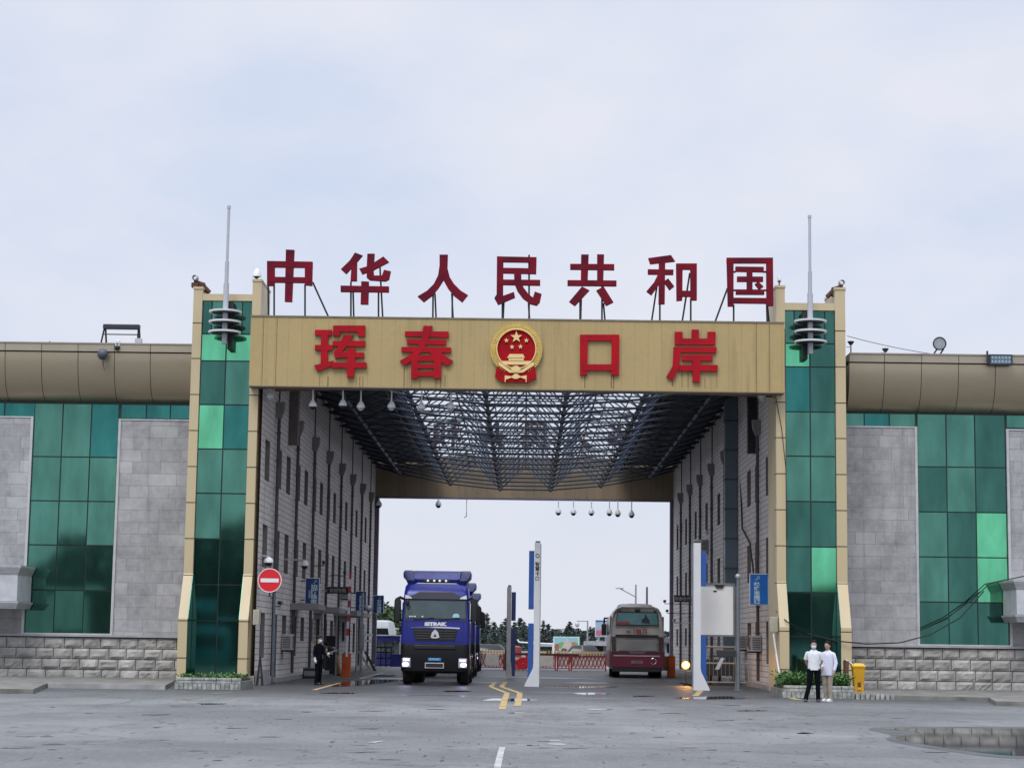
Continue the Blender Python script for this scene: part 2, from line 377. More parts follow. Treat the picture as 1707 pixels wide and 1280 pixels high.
# ------------------------------------------------------------------ customs wings
def panes(m, xs, zs, pick, yf, gap=.022, ins=0.0, tilt=.006):
    """glass panes between the grid lines; yf(z) = depth of the glass at height z"""
    for i in range(len(xs) - 1):
        for j in range(len(zs) - 1):
            a, b = sorted((xs[i], xs[i + 1])); c, d = sorted((zs[j], zs[j + 1]))
            a += gap; b -= gap; c += gap; d -= gap
            m.mi = pick(i, j); t1, t2 = rnd.uniform(-tilt, tilt), rnd.uniform(-tilt, tilt)
            y = lambda x, z: yf(z) + (t1 if x == a else -t1) + (t2 if z == c else -t2)
            fr = [Vector((x, y(x, z), z)) for x, z in ((a, c), (b, c), (b, d), (a, d))]
            m.loft([fr, [v + Vector((0, .012, 0)) for v in fr]])
def rockwall(m, x0, x1, y, z0, z1, rows, w=.66):
    h = (z1 - z0) / rows
    for r in range(rows):
        x = x0 - rnd.uniform(0, w) - (w / 2 if r % 2 else 0)
        while x < x1:
            ww = w * rnd.uniform(.92, 1.1); a, b = max(x, x0) + .012, min(x + ww, x1) - .012; x += ww
            if b - a < .08: continue
            c, d = z0 + r * h + .012, z0 + (r + 1) * h - .012
            nx, nz = 6, 4; sd_ = rnd.uniform(0, 99); vs = []
            for j in range(nz + 1):
                for i in range(nx + 1):
                    u, v = i / nx, j / nz; e = min(u, 1 - u) * nx; g = min(v, 1 - v) * nz
                    p = 0 if (e < .5 or g < .5) else .055 + .05 * noise.noise(Vector((u * 2.2 + sd_, v * 1.6, sd_))) + .03 * noise.noise(Vector((u * 6 + sd_, v * 6, 0)))
                    vs.append((a + (b - a) * u, y - max(0, p), c + (d - c) * v))
            fs = [(j * (nx + 1) + i, j * (nx + 1) + i + 1, (j + 1) * (nx + 1) + i + 1, (j + 1) * (nx + 1) + i) for j in range(nz) for i in range(nx)]
            m.add(vs, fs)
            m.add([(a, y, c), (b, y, c), (b, y, d), (a, y, d), (a, y + .1, c), (b, y + .1, c), (b, y + .1, d), (a, y + .1, d)], [(0, 1, 5, 4), (1, 2, 6, 5), (2, 3, 7, 6), (3, 0, 4, 7)])
def wing(side):
    L = side == 'L'
    rp = 150 if L else 1550
    X = lambda px, py=850, Y=70: at(px, py, Y).x
    Z = lambda py, Y=70: at(rp, py, Y).z
    xa, xb = (-27.0, -11.62) if L else (X(1412) - .02, 27.0)
    t = thing('customs_wing', ('long two-storey customs hall wing of grey granite and green mirror glass, ' + ('left' if L else 'right') + ' of the gate'), 'building', ((xa + xb) / 2, 70, 0))
    zc0, zc1, zp0, zp1 = (Z(670), Z(594), Z(592), Z(578)) if L else (Z(688), Z(613), Z(611), Z(596.5))
    zb = Z(1061) if L else Z(1079)
    ztop = zp1
    m = MB(t); m.box(xa, xb, 70.12, 84, 0, zp0 - .05); m.build('wall_core', mat('wing_side', (.28, .28, .29), .8))
    # base of rock-faced stone
    m = MB(t); m.box(xa, xb, 69.86, 70.1, 0, zb); m.build('joint_bed', ROCKJ)
    m = MB(t); rockwall(m, xa, xb, 69.84, .02, zb - .03, 4); m.build('stone_base', ROCK)
    m = MB(t); m.box(xa, xb, 69.72, 70.08, zb, zb + .07); m.build('base_coping', mat('coping_stone', (.36, .36, .38), .7))
    # ashlar, glass
    if L:
        ash = [(-27, X(48), zb + .07, Z(698)), (X(195), xb, zb + .07, Z(700))]
        gx = [X(p) for p in (50, 98, 146, 192)]; gz = [Z(p) for p in (1056, 984, 909, 835.5, 762, 673)]
        band = [X(p) for p in (-220, -170, -120, -60, 0, 51)]; band2 = [X(p) for p in (195, 238, 278)] + [xb]
        pk = lambda i, j: ([0, 0, 3] if j == 4 else [0, 0, 0] if j == 3 else [0, 0, 0])[i] if j > 1 else 0
        zbd = (Z(697), Z(673)); bp = lambda i, j: 3
    else:
        ash = [(xa, X(1528), zb + .07, Z(714)), (X(1681), 27, zb + .07, Z(716))]
        gx = [X(p) for p in (1530.5, 1579, 1627, 1678)]; gz = [Z(p) for p in (1076, 1003, 928, 853, 778, 690)]
        band = [xa] + [X(p) for p in (1442, 1484, 1528)]; band2 = [X(p) for p in (1680, 1720, 1760, 1810, 1860)]
        G = [[1, 1, 1], [0, 1, 2], [0, 1, 2], [1, 0, 1], [0, 0, 1]]
        pk = lambda i, j: G[j][i]
        zbd = (Z(712), Z(690)); bp = lambda i, j: (0, 3, 0)[i % 3]
    m = MB(t); m.box(xa, xb, 70.03, 70.11, zb + .07, zc0 + .1); m.build('mullion_frame', MULL)
    m = MB(t); panes(m, gx, gz, pk, lambda z: 70.0); m.build('curtain_glass', GREENS)
    m = MB(t); panes(m, band, zbd, bp, lambda z: 70.0); panes(m, band2, zbd, bp, lambda z: 70.0); m.build('clerestory_glass', GREENS)
    m = MB(t)
    for a, b, c, d in ash: m.box(a, b, 69.93, 70.02, c, d)
    m.build('ashlar_wall', ASHLAR)
    m = MB(t)
    for a, b, c, d in ash:
        m.box(a, b, 69.90, 69.955, d, d + .05)
        for x in (a, b):
            if abs(x) < 26 and abs(x - (xb if L else xa)) > .1: m.box(x - .05, x + .04, 69.89, 70.0, c, d + .052)
    m.box(gx[0] - .04, gx[-1] + .04, 69.885, 69.98, zb + .072, zb + .12)
    m.build('trim', FRAME)
    # curved cornice
    m = MB(t); pr = []
    for k in range(15):
        a = R(90 * k / 14); pr.append((69.05 + .98 * (1 - math.cos(a)) ** 1.0, zc1 - (zc1 - zc0) * math.sin(a)))
    prof = pr + [(70.1, zc0), (70.1, zc1)]
    m.loft([[Vector((x, y, z)) for y, z in prof] for x in (xa, xb)]); m.build('cornice', BRONZE, smooth=30)
    m = MB(t); m.box(xa, xb, 69.0, 70.2, zp0, zp1); m.box(xa, xb, 68.97, 69.1, zp1 - .04, zp1 + .002); m.build('parapet', PARA)
    m = MB(t); m.box(xa, xb, 69.14, 84, zp0 - .06, zp0); m.box(xa, xb, 69.1, 69.2, zc1, zp0)
    sp_ = [X(p, 600) for p in ((-160, -100, -40, 20, 80, 140, 200, 259) if L else (1466, 1527, 1588, 1648.5, 1709, 1770))]
    for x in sp_:
        m.loft([[Vector((x + e, y - .004, z)) for e in (-.011, .011)] + [Vector((x + e, y + .03, z)) for e in (.011, -.011)] for y, z in pr])
        m.box(x - .01, x + .01, 68.995, 69.05, zp0, zp1 - .04)
    m.build('panel_seam', SEAM)
    m = MB(t); m.box(xa, xb, 69.3, 84, zp0, zp0 + .08); m.build('roof', GREY)
    return t, zp1
wingL, ztopL = wing('L'); wingR, ztopR = wing('R')
# little moulded bay windows at the very edges
def bay(px0, px1, pyt, pyb, lab):
    F_ = 67.85; a, b = sorted((at(px0, 980, F_).x, at(px1, 980, F_).x)); zt, zb_ = at(px0, pyt, F_).z, at(px0, pyb, F_).z
    t = thing('stone_hood', lab, 'stone canopy', ((a + b) / 2, 69.9, zb_))
    m = MB(t); m.box(a + .12, b - .12, F_ + .12, 69.9, zb_ + .25, zt - .35); m.build('hood_box', mat('pale_render', (.5, .52, .56), .7))
    m = MB(t); m.box(a, b, F_, 69.9, zt - .08, zt)
    for k in range(6):
        s_ = .02 * k; m.box(a + .02 + s_, b - .02 - s_, F_ + .02 + s_, 69.9, zt - .08 - .045 * (k + 1), zt - .08 - .045 * k)
    for k in range(4): m.box(a + .04 + .03 * (3 - k), b - .04 - .03 * (3 - k), F_ + .04 + .03 * (3 - k), 69.9, zb_ + .06 * k, zb_ + .06 * (k + 1))
    m.build('moulding', mat('render_moulding', (.4, .41, .43), .75))
bay(-90, 33, 940, 1012, 'pale moulded stone canopy box at the left edge of the left wing')
bay(1690, 1780, 966, 1036, 'pale moulded stone canopy box at the right edge of the right wing')

# ------------------------------------------------------------------ gate towers
def yfr(z): return 67.0 if z > 3.75 else (67.0 - .72 * (3.75 - z) / 1.55 if z > 2.2 else 66.28)
def tower(side):
    L = side == 'L'; Yp = 67.0
    X = lambda px, py=750: at(px, py, Yp).x
    Z = lambda py: at(372 if L else 1352, py, Yp).z
    def Zl(py):                                            # low courses stand further forward
        z = Z(py)
        for _ in range(4): z = at(372 if L else 1352, py, yfr(z)).z
        return z
    if L: x0, x1, x2, x3 = X(313.5, 750), X(328.5), X(412.5), X(427.5); zt0, zt1, zc1, zc0 = Z(481), Z(467), Z(490), Z(501)
    else: x0, x1, x2, x3 = X(1397 - .5), X(1411.5), X(1294), X(1309.5); x0, x1, x2, x3 = X(1294), X(1309.5), X(1394), X(1411); zt1, zt0, zc1, zc0 = Z(479), Z(481), Z(505), Z(517)
    t = thing('gate_tower', ('tall tower with cream pilasters and green mirror glass at the ' + ('left' if L else 'right') + ' end of the gate'), 'tower', ((x0 + x3) / 2, Yp, 0))
    zz = [0, 1.1, 2.2, 2.6, 3.2, 3.75]
    for a, b, top, inner in ((x0, x1, zt0 if L else zt1, not L), (x2, x3, zt1 if L else zt0, L)):
        m = MB(t)
        for c, d in zip(zz, zz[1:] + [top]):
            m.loft([[Vector((a, yfr(c), c)), Vector((b, yfr(c), c)), Vector((b, Yp + 2.3, c)), Vector((a, Yp + 2.3, c))],
                    [Vector((a, yfr(d), d)), Vector((b, yfr(d), d)), Vector((b, Yp + 2.3, d)), Vector((a, Yp + 2.3, d))]], caps=(d == top))
        m.box(a - .02, b + .02, Yp - .03, Yp + 2.32, top - .03, top + .05)
        m.build('pilaster', CREAM)
    m = MB(t); js = ((539, 598, 658, 718, 778, 838, 898, 959, 1035, 1097) if L else (551, 611, 671, 730, 790, 850, 910, 972, 1052, 1116))
    for py in js:
        z = Zl(py); y = yfr(z)
        for a, b in ((x0, x1), (x2, x3)): m.box(a - .003, b + .003, y - .006, y + .5, z - .014, z + .014)
    m.build('panel_seam', SEAM)
    m = MB(t); m.box(x1, x2, Yp + .02, Yp + 2.2, zc0, zc1); m.build('tower_cap', CREAM)
    # glass
    mid = (x1 + x2) / 2
    rows = [Zl(p) for p in ((1127, 1034, 973.7, 898, 822, 748, 674, 601, 556) if L else (1130, 1060, 987, 911, 835.5, 760, 686, 611, 572))]
    rows = [0.05] + rows
    GL = {'L': [[1, 1], [1, 1], [1, 1], [0, 0], [0, 0], [2, 3], [1, 0], [2, 2]],
          'R': [[1, 1], [1, 0], [1, 2], [1, 1], [0, 0], [0, 0], [3, 1], [2, 1]]}[side]
    m = MB(t)
    for k in range(len(rows) - 1):
        c, d = rows[k], rows[k + 1]
        subs = [c, d]
        for s0, s1 in zip(subs, subs[1:]):
            panes(m, [x1, mid, x2], [s0, s1], lambda i, j: GL[max(0, k - 1)][i] if k else 1, lambda z: Yp + .12)
    q4 = [x1 + (x2 - x1) * f_ for f_ in (0, .19, .5, .8, 1)]
    panes(m, q4, [rows[-1], zc0], lambda i, j: (0, 1, 1, 1)[i] if not L else (1, 0, 0, 1)[i], lambda z: Yp + .12)
    m.build('tower_glass', GREENS)
    m = MB(t)
    for c, d in zip(zz, zz[1:] + [zc1]):
        if c == 0: m.box(x1 - .01, x2 + .01, Yp + .15, Yp + 2, 0, zc1)
    m.build('glazing_frame', MULL)
    for xs_ in (x1, x2):
        m = MB(t); e = .012 if xs_ == x1 else -.012
        m.loft([[Vector((xs_ + o_, y, z)) for y, z in ((Yp + .14, .03), (yfr(0) + .03, .03), (yfr(2.2) + .03, 2.2), (yfr(3.75) + .03, 3.75), (Yp + .14, 3.75))] for o_ in (0, e)]); m.build('return_glass', G2)
    return t, (x0, x1, x2, x3), (zt0, zt1)
towL, TLx, TLz = tower('L'); towR, TRx, TRz = tower('R')

# ------------------------------------------------------------------ gate beams
XL, XR = -9.2, 8.97
def tanbeam(name, c1, c2): return brick(name, 'XZ', .46, 60, c1, c2, tuple(x * .55 for x in c1), .006, .5, 0, .12, .08)
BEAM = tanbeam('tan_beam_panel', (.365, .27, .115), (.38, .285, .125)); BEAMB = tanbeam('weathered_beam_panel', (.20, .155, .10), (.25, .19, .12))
bx0, bx1 = at(416.5, 590, 66.4).x, at(1307.5, 590, 66.4).x; bz0, bz1 = at(870, 648.5, 66.4).z, at(870, 533.5, 66.4).z
t = thing('gate_beam', 'wide tan beam carrying the red lettering across the front of the gate', 'gate beam', (0, 66.6, bz0))
m = MB(t); m.box(bx0, bx1, 66.4, 67.05, bz0, bz1); m.build('fascia', BEAM)
m = MB(t); m.box(bx0 - .01, bx1 + .01, 66.37, 67.08, bz1, bz1 + .05); m.box(bx0, bx1, 66.385, 67.05, bz0 - .03, bz0 - .001); m.build('edge_trim', mat('trim_brown', (.2, .17, .13), .6))
m = MB(t); m.box(XL, XR, 67.1, 67.5, bz0 + .25, bz0 + .6); m.build('inner_girder', STEELB)
m = MB(t)
for xx in (-1, 1):
    for a, b in ((3.2, 8.9),):
        m.tube([(xx * a, 68.0, bz0 + .25), (xx * b, 68.0, bz0 + .1)], .09, 6)
m.build('rusty_pipe', mat('rusty_steel', (.22, .09, .06), .8, 0, .4, 2, dirt=(.09, .06, .05)))
m = MB(t)
for px_, yt in ([(524 + k, 628) for k in (9, 23, 70, 76, 81)] + [(674, 612), (686, 632), (700, 632), (727, 632), (735, 632), (742, 625), (1019, 626), (975, 626), (1023, 626), (1121, 634), (1137, 620), (1147, 620), (1166, 637), (1175, 630), (1195, 620)]):
    a_, b_ = at(px_, yt, 66.4), at(px_, 648, 66.4); w_ = rnd.uniform(.008, .02); m.box(a_.x - w_, a_.x + w_, 66.396, 66.4, b_.z + rnd.uniform(.0, .08), a_.z)
o_ = m.build('rust_streak', mat('rust_stain', (.20, .13, .06), .7)); o_['kind'] = 'stuff'
m = MB(t)
for px_ in (438, 460.5, 1261, 1283): x_ = at(px_, 590, 66.4).x; m.box(x_ - .008, x_ + .008, 66.395, 66.4, bz0, bz1)
m.build('panel_joint', mat('joint_brown', (.12, .09, .04), .7))
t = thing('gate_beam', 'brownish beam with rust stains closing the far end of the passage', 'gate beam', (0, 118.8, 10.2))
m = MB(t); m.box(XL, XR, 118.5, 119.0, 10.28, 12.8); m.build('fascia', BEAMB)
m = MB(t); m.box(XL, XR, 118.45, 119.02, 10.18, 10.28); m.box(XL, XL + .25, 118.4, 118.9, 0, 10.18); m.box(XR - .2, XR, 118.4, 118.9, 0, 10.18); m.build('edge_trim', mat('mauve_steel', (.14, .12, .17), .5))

# ------------------------------------------------------------------ big characters
CH = {
 '中': (400, 380, 3.556, [[(272,128),(322,130),(308,438),(265,436)],[(160,196),(205,196),(205,342),(160,342)],[(160,196),(430,200),(430,235),(160,232)],[(384,200),(430,200),(427,342),(384,338)],[(180,290),(420,293),(420,325),(180,322)]]),
 '华': (560, 410, 7.1125, [[(225,78),(315,112),(250,190),(120,332),(58,275),(165,170)],[(183,240),(250,185),(248,415),(172,415)],[(372,92),(458,92),(446,300),(450,350),(545,350),(570,283),(650,300),(630,395),(590,418),(400,405),(365,375),(362,300)],[(562,125),(628,190),(455,280),(310,335),(275,270),(380,240),(455,195)],[(55,470),(628,480),(628,548),(55,542)],[(300,420),(390,423),(383,692),(292,690)]]),
 '人': (560, 410, 7.1125, [[(1228,103),(1327,103),(1322,260),(1350,370),(1400,450),(1480,530),(1565,582),(1497,667),(1400,590),(1330,505),(1275,405),(1215,500),(1140,590),(1040,665),(967,597),(1080,530),(1160,450),(1210,350),(1228,230)]]),
 '民': (820, 410, 7.759, [[(65,135),(578,145),(578,212),(65,205)],[(488,200),(578,200),(574,360),(488,356)],[(100,282),(574,290),(574,360),(100,350)],[(65,135),(150,137),(145,690),(60,640)],[(60,630),(145,645),(285,595),(300,665),(80,760),(32,672)],[(285,340),(380,345),(382,470),(410,540),(470,620),(530,668),(555,590),(643,622),(620,730),(580,770),(500,750),(400,675),(330,580),(290,480)],[(100,435),(625,440),(625,510),(100,500)]]),
 '共': (820, 410, 7.759, [[(1155,110),(1253,110),(1238,500),(1150,500)],[(1362,108),(1452,110),(1440,500),(1362,500)],[(1013,232),(1583,235),(1583,310),(1013,303)],[(978,442),(1612,447),(1612,518),(978,512)],[(1165,525),(1262,575),(1075,775),(1000,720)],[(1352,575),(1445,525),(1572,728),(1480,772)]]),
 '和': (1070, 410, 7.42, [[(80,150),(360,112),(412,190),(105,222)],[(75,288),(392,292),(390,355),(75,350)],[(212,150),(290,150),(283,718),(208,718)],[(205,340),(255,400),(240,440),(120,608),(58,560),(150,450)],[(325,402),(400,500),(345,545),(270,440)],[(425,218),(505,222),(500,672),(430,678)],[(425,218),(680,218),(680,290),(425,290)],[(600,218),(680,218),(680,670),(603,670)],[(430,555),(680,555),(680,625),(430,625)]]),
 '国': (1070, 410, 7.42, [[(1050,145),(1135,145),(1135,745),(1065,745)],[(1050,145),(1622,145),(1622,212),(1050,212)],[(1540,145),(1622,145),(1628,740),(1545,740)],[(1065,640),(1628,645),(1628,712),(1065,705)],[(1160,255),(1508,260),(1508,322),(1160,315)],[(1180,378),(1500,380),(1500,440),(1180,440)],[(1165,538),(1515,540),(1515,600),(1165,598)],[(1300,300),(1368,300),(1368,560),(1300,560)],[(1440,440),(1505,505),(1455,540),(1400,470)],[(1130,312),(1165,312),(1165,324),(1130,324)],[(1505,312),(1545,312),(1545,324),(1505,324)],[(1130,540),(1165,540),(1165,552),(1130,552)],[(1510,540),(1545,540),(1545,552),(1510,552)]]),
 '珲': (510, 535, 6.565, [[(98,97),(283,97),(280,160),(98,158)],[(165,130),(242,130),(235,480),(160,500)],[(98,262),(298,262),(290,322),(98,320)],[(88,485),(300,432),(300,485),(130,555)],[(297,50),(648,50),(645,170),(570,168),(570,120),(375,118),(370,165),(297,165)],[(290,218),(648,218),(645,282),(290,275)],[(415,152),(518,155),(450,270),(395,340),(450,340),(450,395),(320,412),(302,350),(360,270)],[(440,348),(635,345),(635,405),(440,400)],[(285,455),(662,453),(662,517),(285,515)],[(452,300),(540,300),(525,618),(450,615)]]),
 '春': (510, 535, 6.565, [[(1083,112),(1562,115),(1560,180),(1083,168)],[(1105,200),(1535,205),(1532,262),(1105,252)],[(1045,283),(1588,290),(1588,348),(1045,340)],[(1285,52),(1385,55),(1345,180),(1290,310),(1200,400),(1080,492),(1027,435),(1140,370),(1220,300),(1270,180)],[(1340,300),(1440,310),(1520,380),(1608,435),(1555,495),(1450,430),(1380,370),(1330,320)],[(1150,390),(1228,390),(1225,630),(1150,630)],[(1150,375),(1480,375),(1480,440),(1150,440)],[(1200,475),(1440,475),(1440,520),(1200,520)],[(1200,555),(1440,555),(1440,608),(1200,605)],[(1400,380),(1480,380),(1478,630),(1400,628)]]),
 '口': (860, 380, 3.556, [[(380,632),(427,632),(423,872),(380,872)],[(380,632),(613,632),(613,668),(380,668)],[(568,632),(613,632),(611,872),(565,872)],[(400,808),(600,808),(600,845),(400,845)]]),
 '岸': (860, 380, 3.556, [[(942,615),(988,615),(988,655),(1042,655),(1042,602),(1085,602),(1085,655),(1137,655),(1137,615),(1184,615),(1182,692),(942,692)],[(935,705),(1190,705),(1187,740),(935,738)],[(935,710),(978,710),(970,820),(930,905),(893,880),(930,815)],[(985,753),(1167,753),(1165,788),(985,788)],[(970,812),(1197,812),(1195,850),(965,848)],[(1048,760),(1095,760),(1090,914),(1048,912)]]),
}
def sign_char(ch, label, Y, depth, mtl, group, extra=None):
    ox, oy, sc, st = CH[ch]
    P = [[at(ox + x / sc, oy + y / sc, Y) for x, y in s] for s in st]
    xs = [p.x for s in P for p in s]; zs = [p.z for s in P for p in s]
    t = thing('sign_character', label, 'sign letter', ((min(xs) + max(xs)) / 2, Y + depth, min(zs)), group)
    m = MB(t); e = MB(t)
    for k, s in enumerate(P):
        pl = [(p.x, p.z) for p in s]; y = Y - .004 * k
        m.prism(pl, lambda u, v, d: (u, d, v), y, y + .02)
        e.prism(pl, lambda u, v, d: (u, d, v), y + .0205, Y + depth + .001 * k)
    m.build('letter_face', mtl); e.build('letter_return', REDEDGE if depth > .2 else mat('dark_red_return', (.12, .006, .01), .6))
    return t
SUP = {'中': [(447, 476, 447, 1), (457, 474, 457, 0), (508.5, 474, 508.5, 0), (521, 470, 549, 1)], '华': [(585, 470, 585, 0), (588.5, 486, 589.5, 1), (631, 487, 631, 0), (633, 440, 638, 1)],
       '人': [(722, 490, 721.5, 0), (725, 489, 727, 1), (754, 488, 754, 0), (753, 489, 755.5, 1)], '民': [(837.5, 500, 837.5, 0), (840, 502, 838.5, 1), (882, 425, 882, 0), (881, 505, 883, 1)],
       '共': [(967, 498, 967, 0), (969, 495, 968, 1), (1003.5, 476, 1003.5, 0), (1006, 505, 1009, 1)], '和': [(1095, 478, 1086, 1), (1100, 503, 1100, 0), (1150, 455, 1137, 1), (1151.5, 498, 1151.5, 0)],
       '国': [(1213, 480, 1191, 1), (1223, 508, 1223, 0), (1278, 505, 1279, 0), (1279, 505, 1283, 1)]}
roofs = []
for k, ch in enumerate('中华人民共和国'):
    t = sign_char(ch, 'dark red rooftop character %s on black posts above the beam, number %d from the left' % (ch, k + 1), 66.75, .16, RED, 'front rooftop characters')
    t['label'] = 'dark red rooftop character %s, %s of seven standing on the beam' % (ch, ('first', 'second', 'third', 'fourth', 'fifth', 'sixth', 'seventh')[k])
    for (px, py, bxp, back) in SUP[ch]:
        a = at(px, py, 66.93); b = at(bxp, 530, 66.93); b.z = bz1 + .04
        if back: b.y += .09; a.y += .03
        m = MB(t); m.tube([a, b], .032, 6); m.build('support_post', BLACK)
    roofs.append(t)
for k, t0 in enumerate(roofs):                              # the same seven on the far beam, facing away
    c = copy_tree(t0, loc=(-t0.location.x + .1, 118.6, t0.location.z + .05), rz=math.pi)
    c['label'] = 'dark rooftop character %s seen from behind through the roof trusses, on the far beam' % '中华人民共和国'[k]; c['group'] = 'rear rooftop characters'
    for ch_ in c.children:
        ch_.material_slots[0].link = 'OBJECT'; ch_.material_slots[0].material = mat('rear_dark_red', (.05, .012, .015), .7)  # rear letters and posts get a darker brownish red than the front
for ch in '珲春口岸':
    sign_char(ch, 'bright red character %s fixed on the face of the tan beam' % ch, 66.29, .11, REDB, 'characters on the beam')
# national emblem
t = thing('emblem', 'round gold and red national emblem in the middle of the tan beam', 'emblem', at(861, 582, 66.4), None)
GOLD = mat('gold_paint', (.62, .44, .12), .4, .35, .15, 6, bs=.6); GOLDL = mat('pale_gold_paint', (.80, .58, .26), .4, .2, .05); EMR = mat('emblem_red', (.36, .002, .008), .6, spec=.15)
E_ = lambda x, y, Y=66.4: (lambda p: (p.x, p.z))(at(780 + x / 10.67, 530 + y / 10.67, Y))
def ell(cx, cy, r, a0=0, a1=360, n=48): return [(cx + r * math.sin(R(a0 + (a1 - a0) * k / n)), cy - r * math.cos(R(a0 + (a1 - a0) * k / n))) for k in range(n + (a1 - a0 < 360))]
def epl(m, pts, y0, y1): m.prism([E_(*p) for p in pts], lambda u, v, d: (u, d, v), y0, y1)
def ering(m, ro, ri, cx, cy, y0, y1, n=64):
    o_ = [E_(*p) for p in ell(cx, cy, ro, n=n)]; i_ = [E_(*p) for p in ell(cx, cy, ri, n=n)]
    m.loft([[Vector((u, y, v)) for (u, v) in L_] for L_, y in ((o_, y1), (o_, y0), (i_, y0), (i_, y1), (o_, y1))], caps=False)
m = MB(t); epl(m, ell(862, 560, 352), 66.30, 66.4)
m.build('emblem_disc', EMR)
m = MB(t); ering(m, 462, 352, 862, 572, 66.26, 66.4)
for k in range(60):                                        # ears of wheat round the ring
    a = 360 * k / 60
    if 150 < a < 210: continue
    for rr in (383, 425):
        cx_, cy_ = 862 + rr * math.sin(R(a)), 575 - rr * math.cos(R(a)); p = at(780 + cx_ / 10.67, 530 + cy_ / 10.67, 66.26); m.sphere(p, .03, (1, .6, 1), 6, 4)
m.build('wheat_wreath', GOLD, smooth=50)
m = MB(t); ering(m, 356, 338, 862, 560, 66.215, 66.31); m.build('rim', GOLDL)
def star(cx, cy, r, n=5):
    return [(cx + (r if k % 2 == 0 else r * .4) * math.sin(math.pi * k / 5), cy - (r if k % 2 == 0 else r * .4) * math.cos(math.pi * k / 5)) for k in range(10)]
for s_ in ((862, 352, 108), (685, 412, 46), (1040, 412, 46), (785, 527, 46), (935, 522, 46)):
    m = MB(t); epl(m, star(*s_), 66.24, 66.31); m.build('star', GOLDL)
m = MB(t)
for k, pl in enumerate(([(740, 655), (980, 655), (1012, 722), (698, 722)], [(728, 732), (992, 732), (998, 768), (720, 768)], [(590, 778), (1125, 778), (1090, 842), (630, 842)])): epl(m, pl, 66.235 - .004 * k, 66.30)
m.build('gate_tower_relief', GOLDL)
m = MB(t); epl(m, [(530, 850), (600, 905), (745, 985), (862, 1000), (975, 985), (1110, 905), (1180, 850), (1205, 930), (1218, 1080), (1130, 1120), (1060, 1160), (862, 1150), (610, 1150), (540, 1100), (483, 1050), (500, 930)], 66.25, 66.39); m.build('ribbon', EMR)
m = MB(t); epl(m, [(545, 800), (590, 812), (760, 945), (955, 945), (1130, 812), (1180, 800), (1170, 860), (975, 985), (740, 985), (560, 860)], 66.20, 66.36)
gear = []
for k in range(25):
    a = R(-75 + 150 * k / 24); r_ = 108 if k % 2 else 84; gear.append((852 + r_ * math.sin(a), 960 - r_ * math.cos(a)))
epl(m, gear + [(852, 975)], 66.19, 66.33)
epl(m, [(655, 1035), (780, 1052), (830, 1008), (880, 1008), (930, 1050), (1045, 1035), (1030, 1105), (930, 1070), (880, 1095), (820, 1095), (780, 1072), (672, 1110)], 66.205, 66.3)
epl(m, [(655, 1035), (672, 1035), (672, 1150), (655, 1150)], 66.21, 66.3); epl(m, [(1030, 1035), (1047, 1035), (1042, 1150), (1025, 1150)], 66.21, 66.3)
m.build('gear', GOLDL)
# ------------------------------------------------------------------ passage side buildings
def holed(m, mr, y0, y1, z0, z1, holes, X, dep, sgn):
    """wall in the plane x=X with rectangular openings; reveals go back by dep away from the passage"""
    ys = sorted({y0, y1} | {h[0] for h in holes} | {h[1] for h in holes}); zs = sorted({z0, z1} | {h[2] for h in holes} | {h[3] for h in holes})
    for i in range(len(ys) - 1):
        for j in range(len(zs) - 1):
            cy, cz = (ys[i] + ys[i + 1]) / 2, (zs[j] + zs[j + 1]) / 2
            if any(h[0] < cy < h[1] and h[2] < cz < h[3] for h in holes): continue
            m.add([(X, ys[i], zs[j]), (X, ys[i + 1], zs[j]), (X, ys[i + 1], zs[j + 1]), (X, ys[i], zs[j + 1])], [(0, 1, 2, 3)])
    for a, b, c, d in holes:
        vs = [(X, a, c), (X, b, c), (X, b, d), (X, a, d)]; bs = [(X + sgn * dep, y, z) for _, y, z in vs]
        mr.add(vs + bs, [(0, 1, 5, 4), (1, 2, 6, 5), (2, 3, 7, 6), (3, 0, 4, 7)])
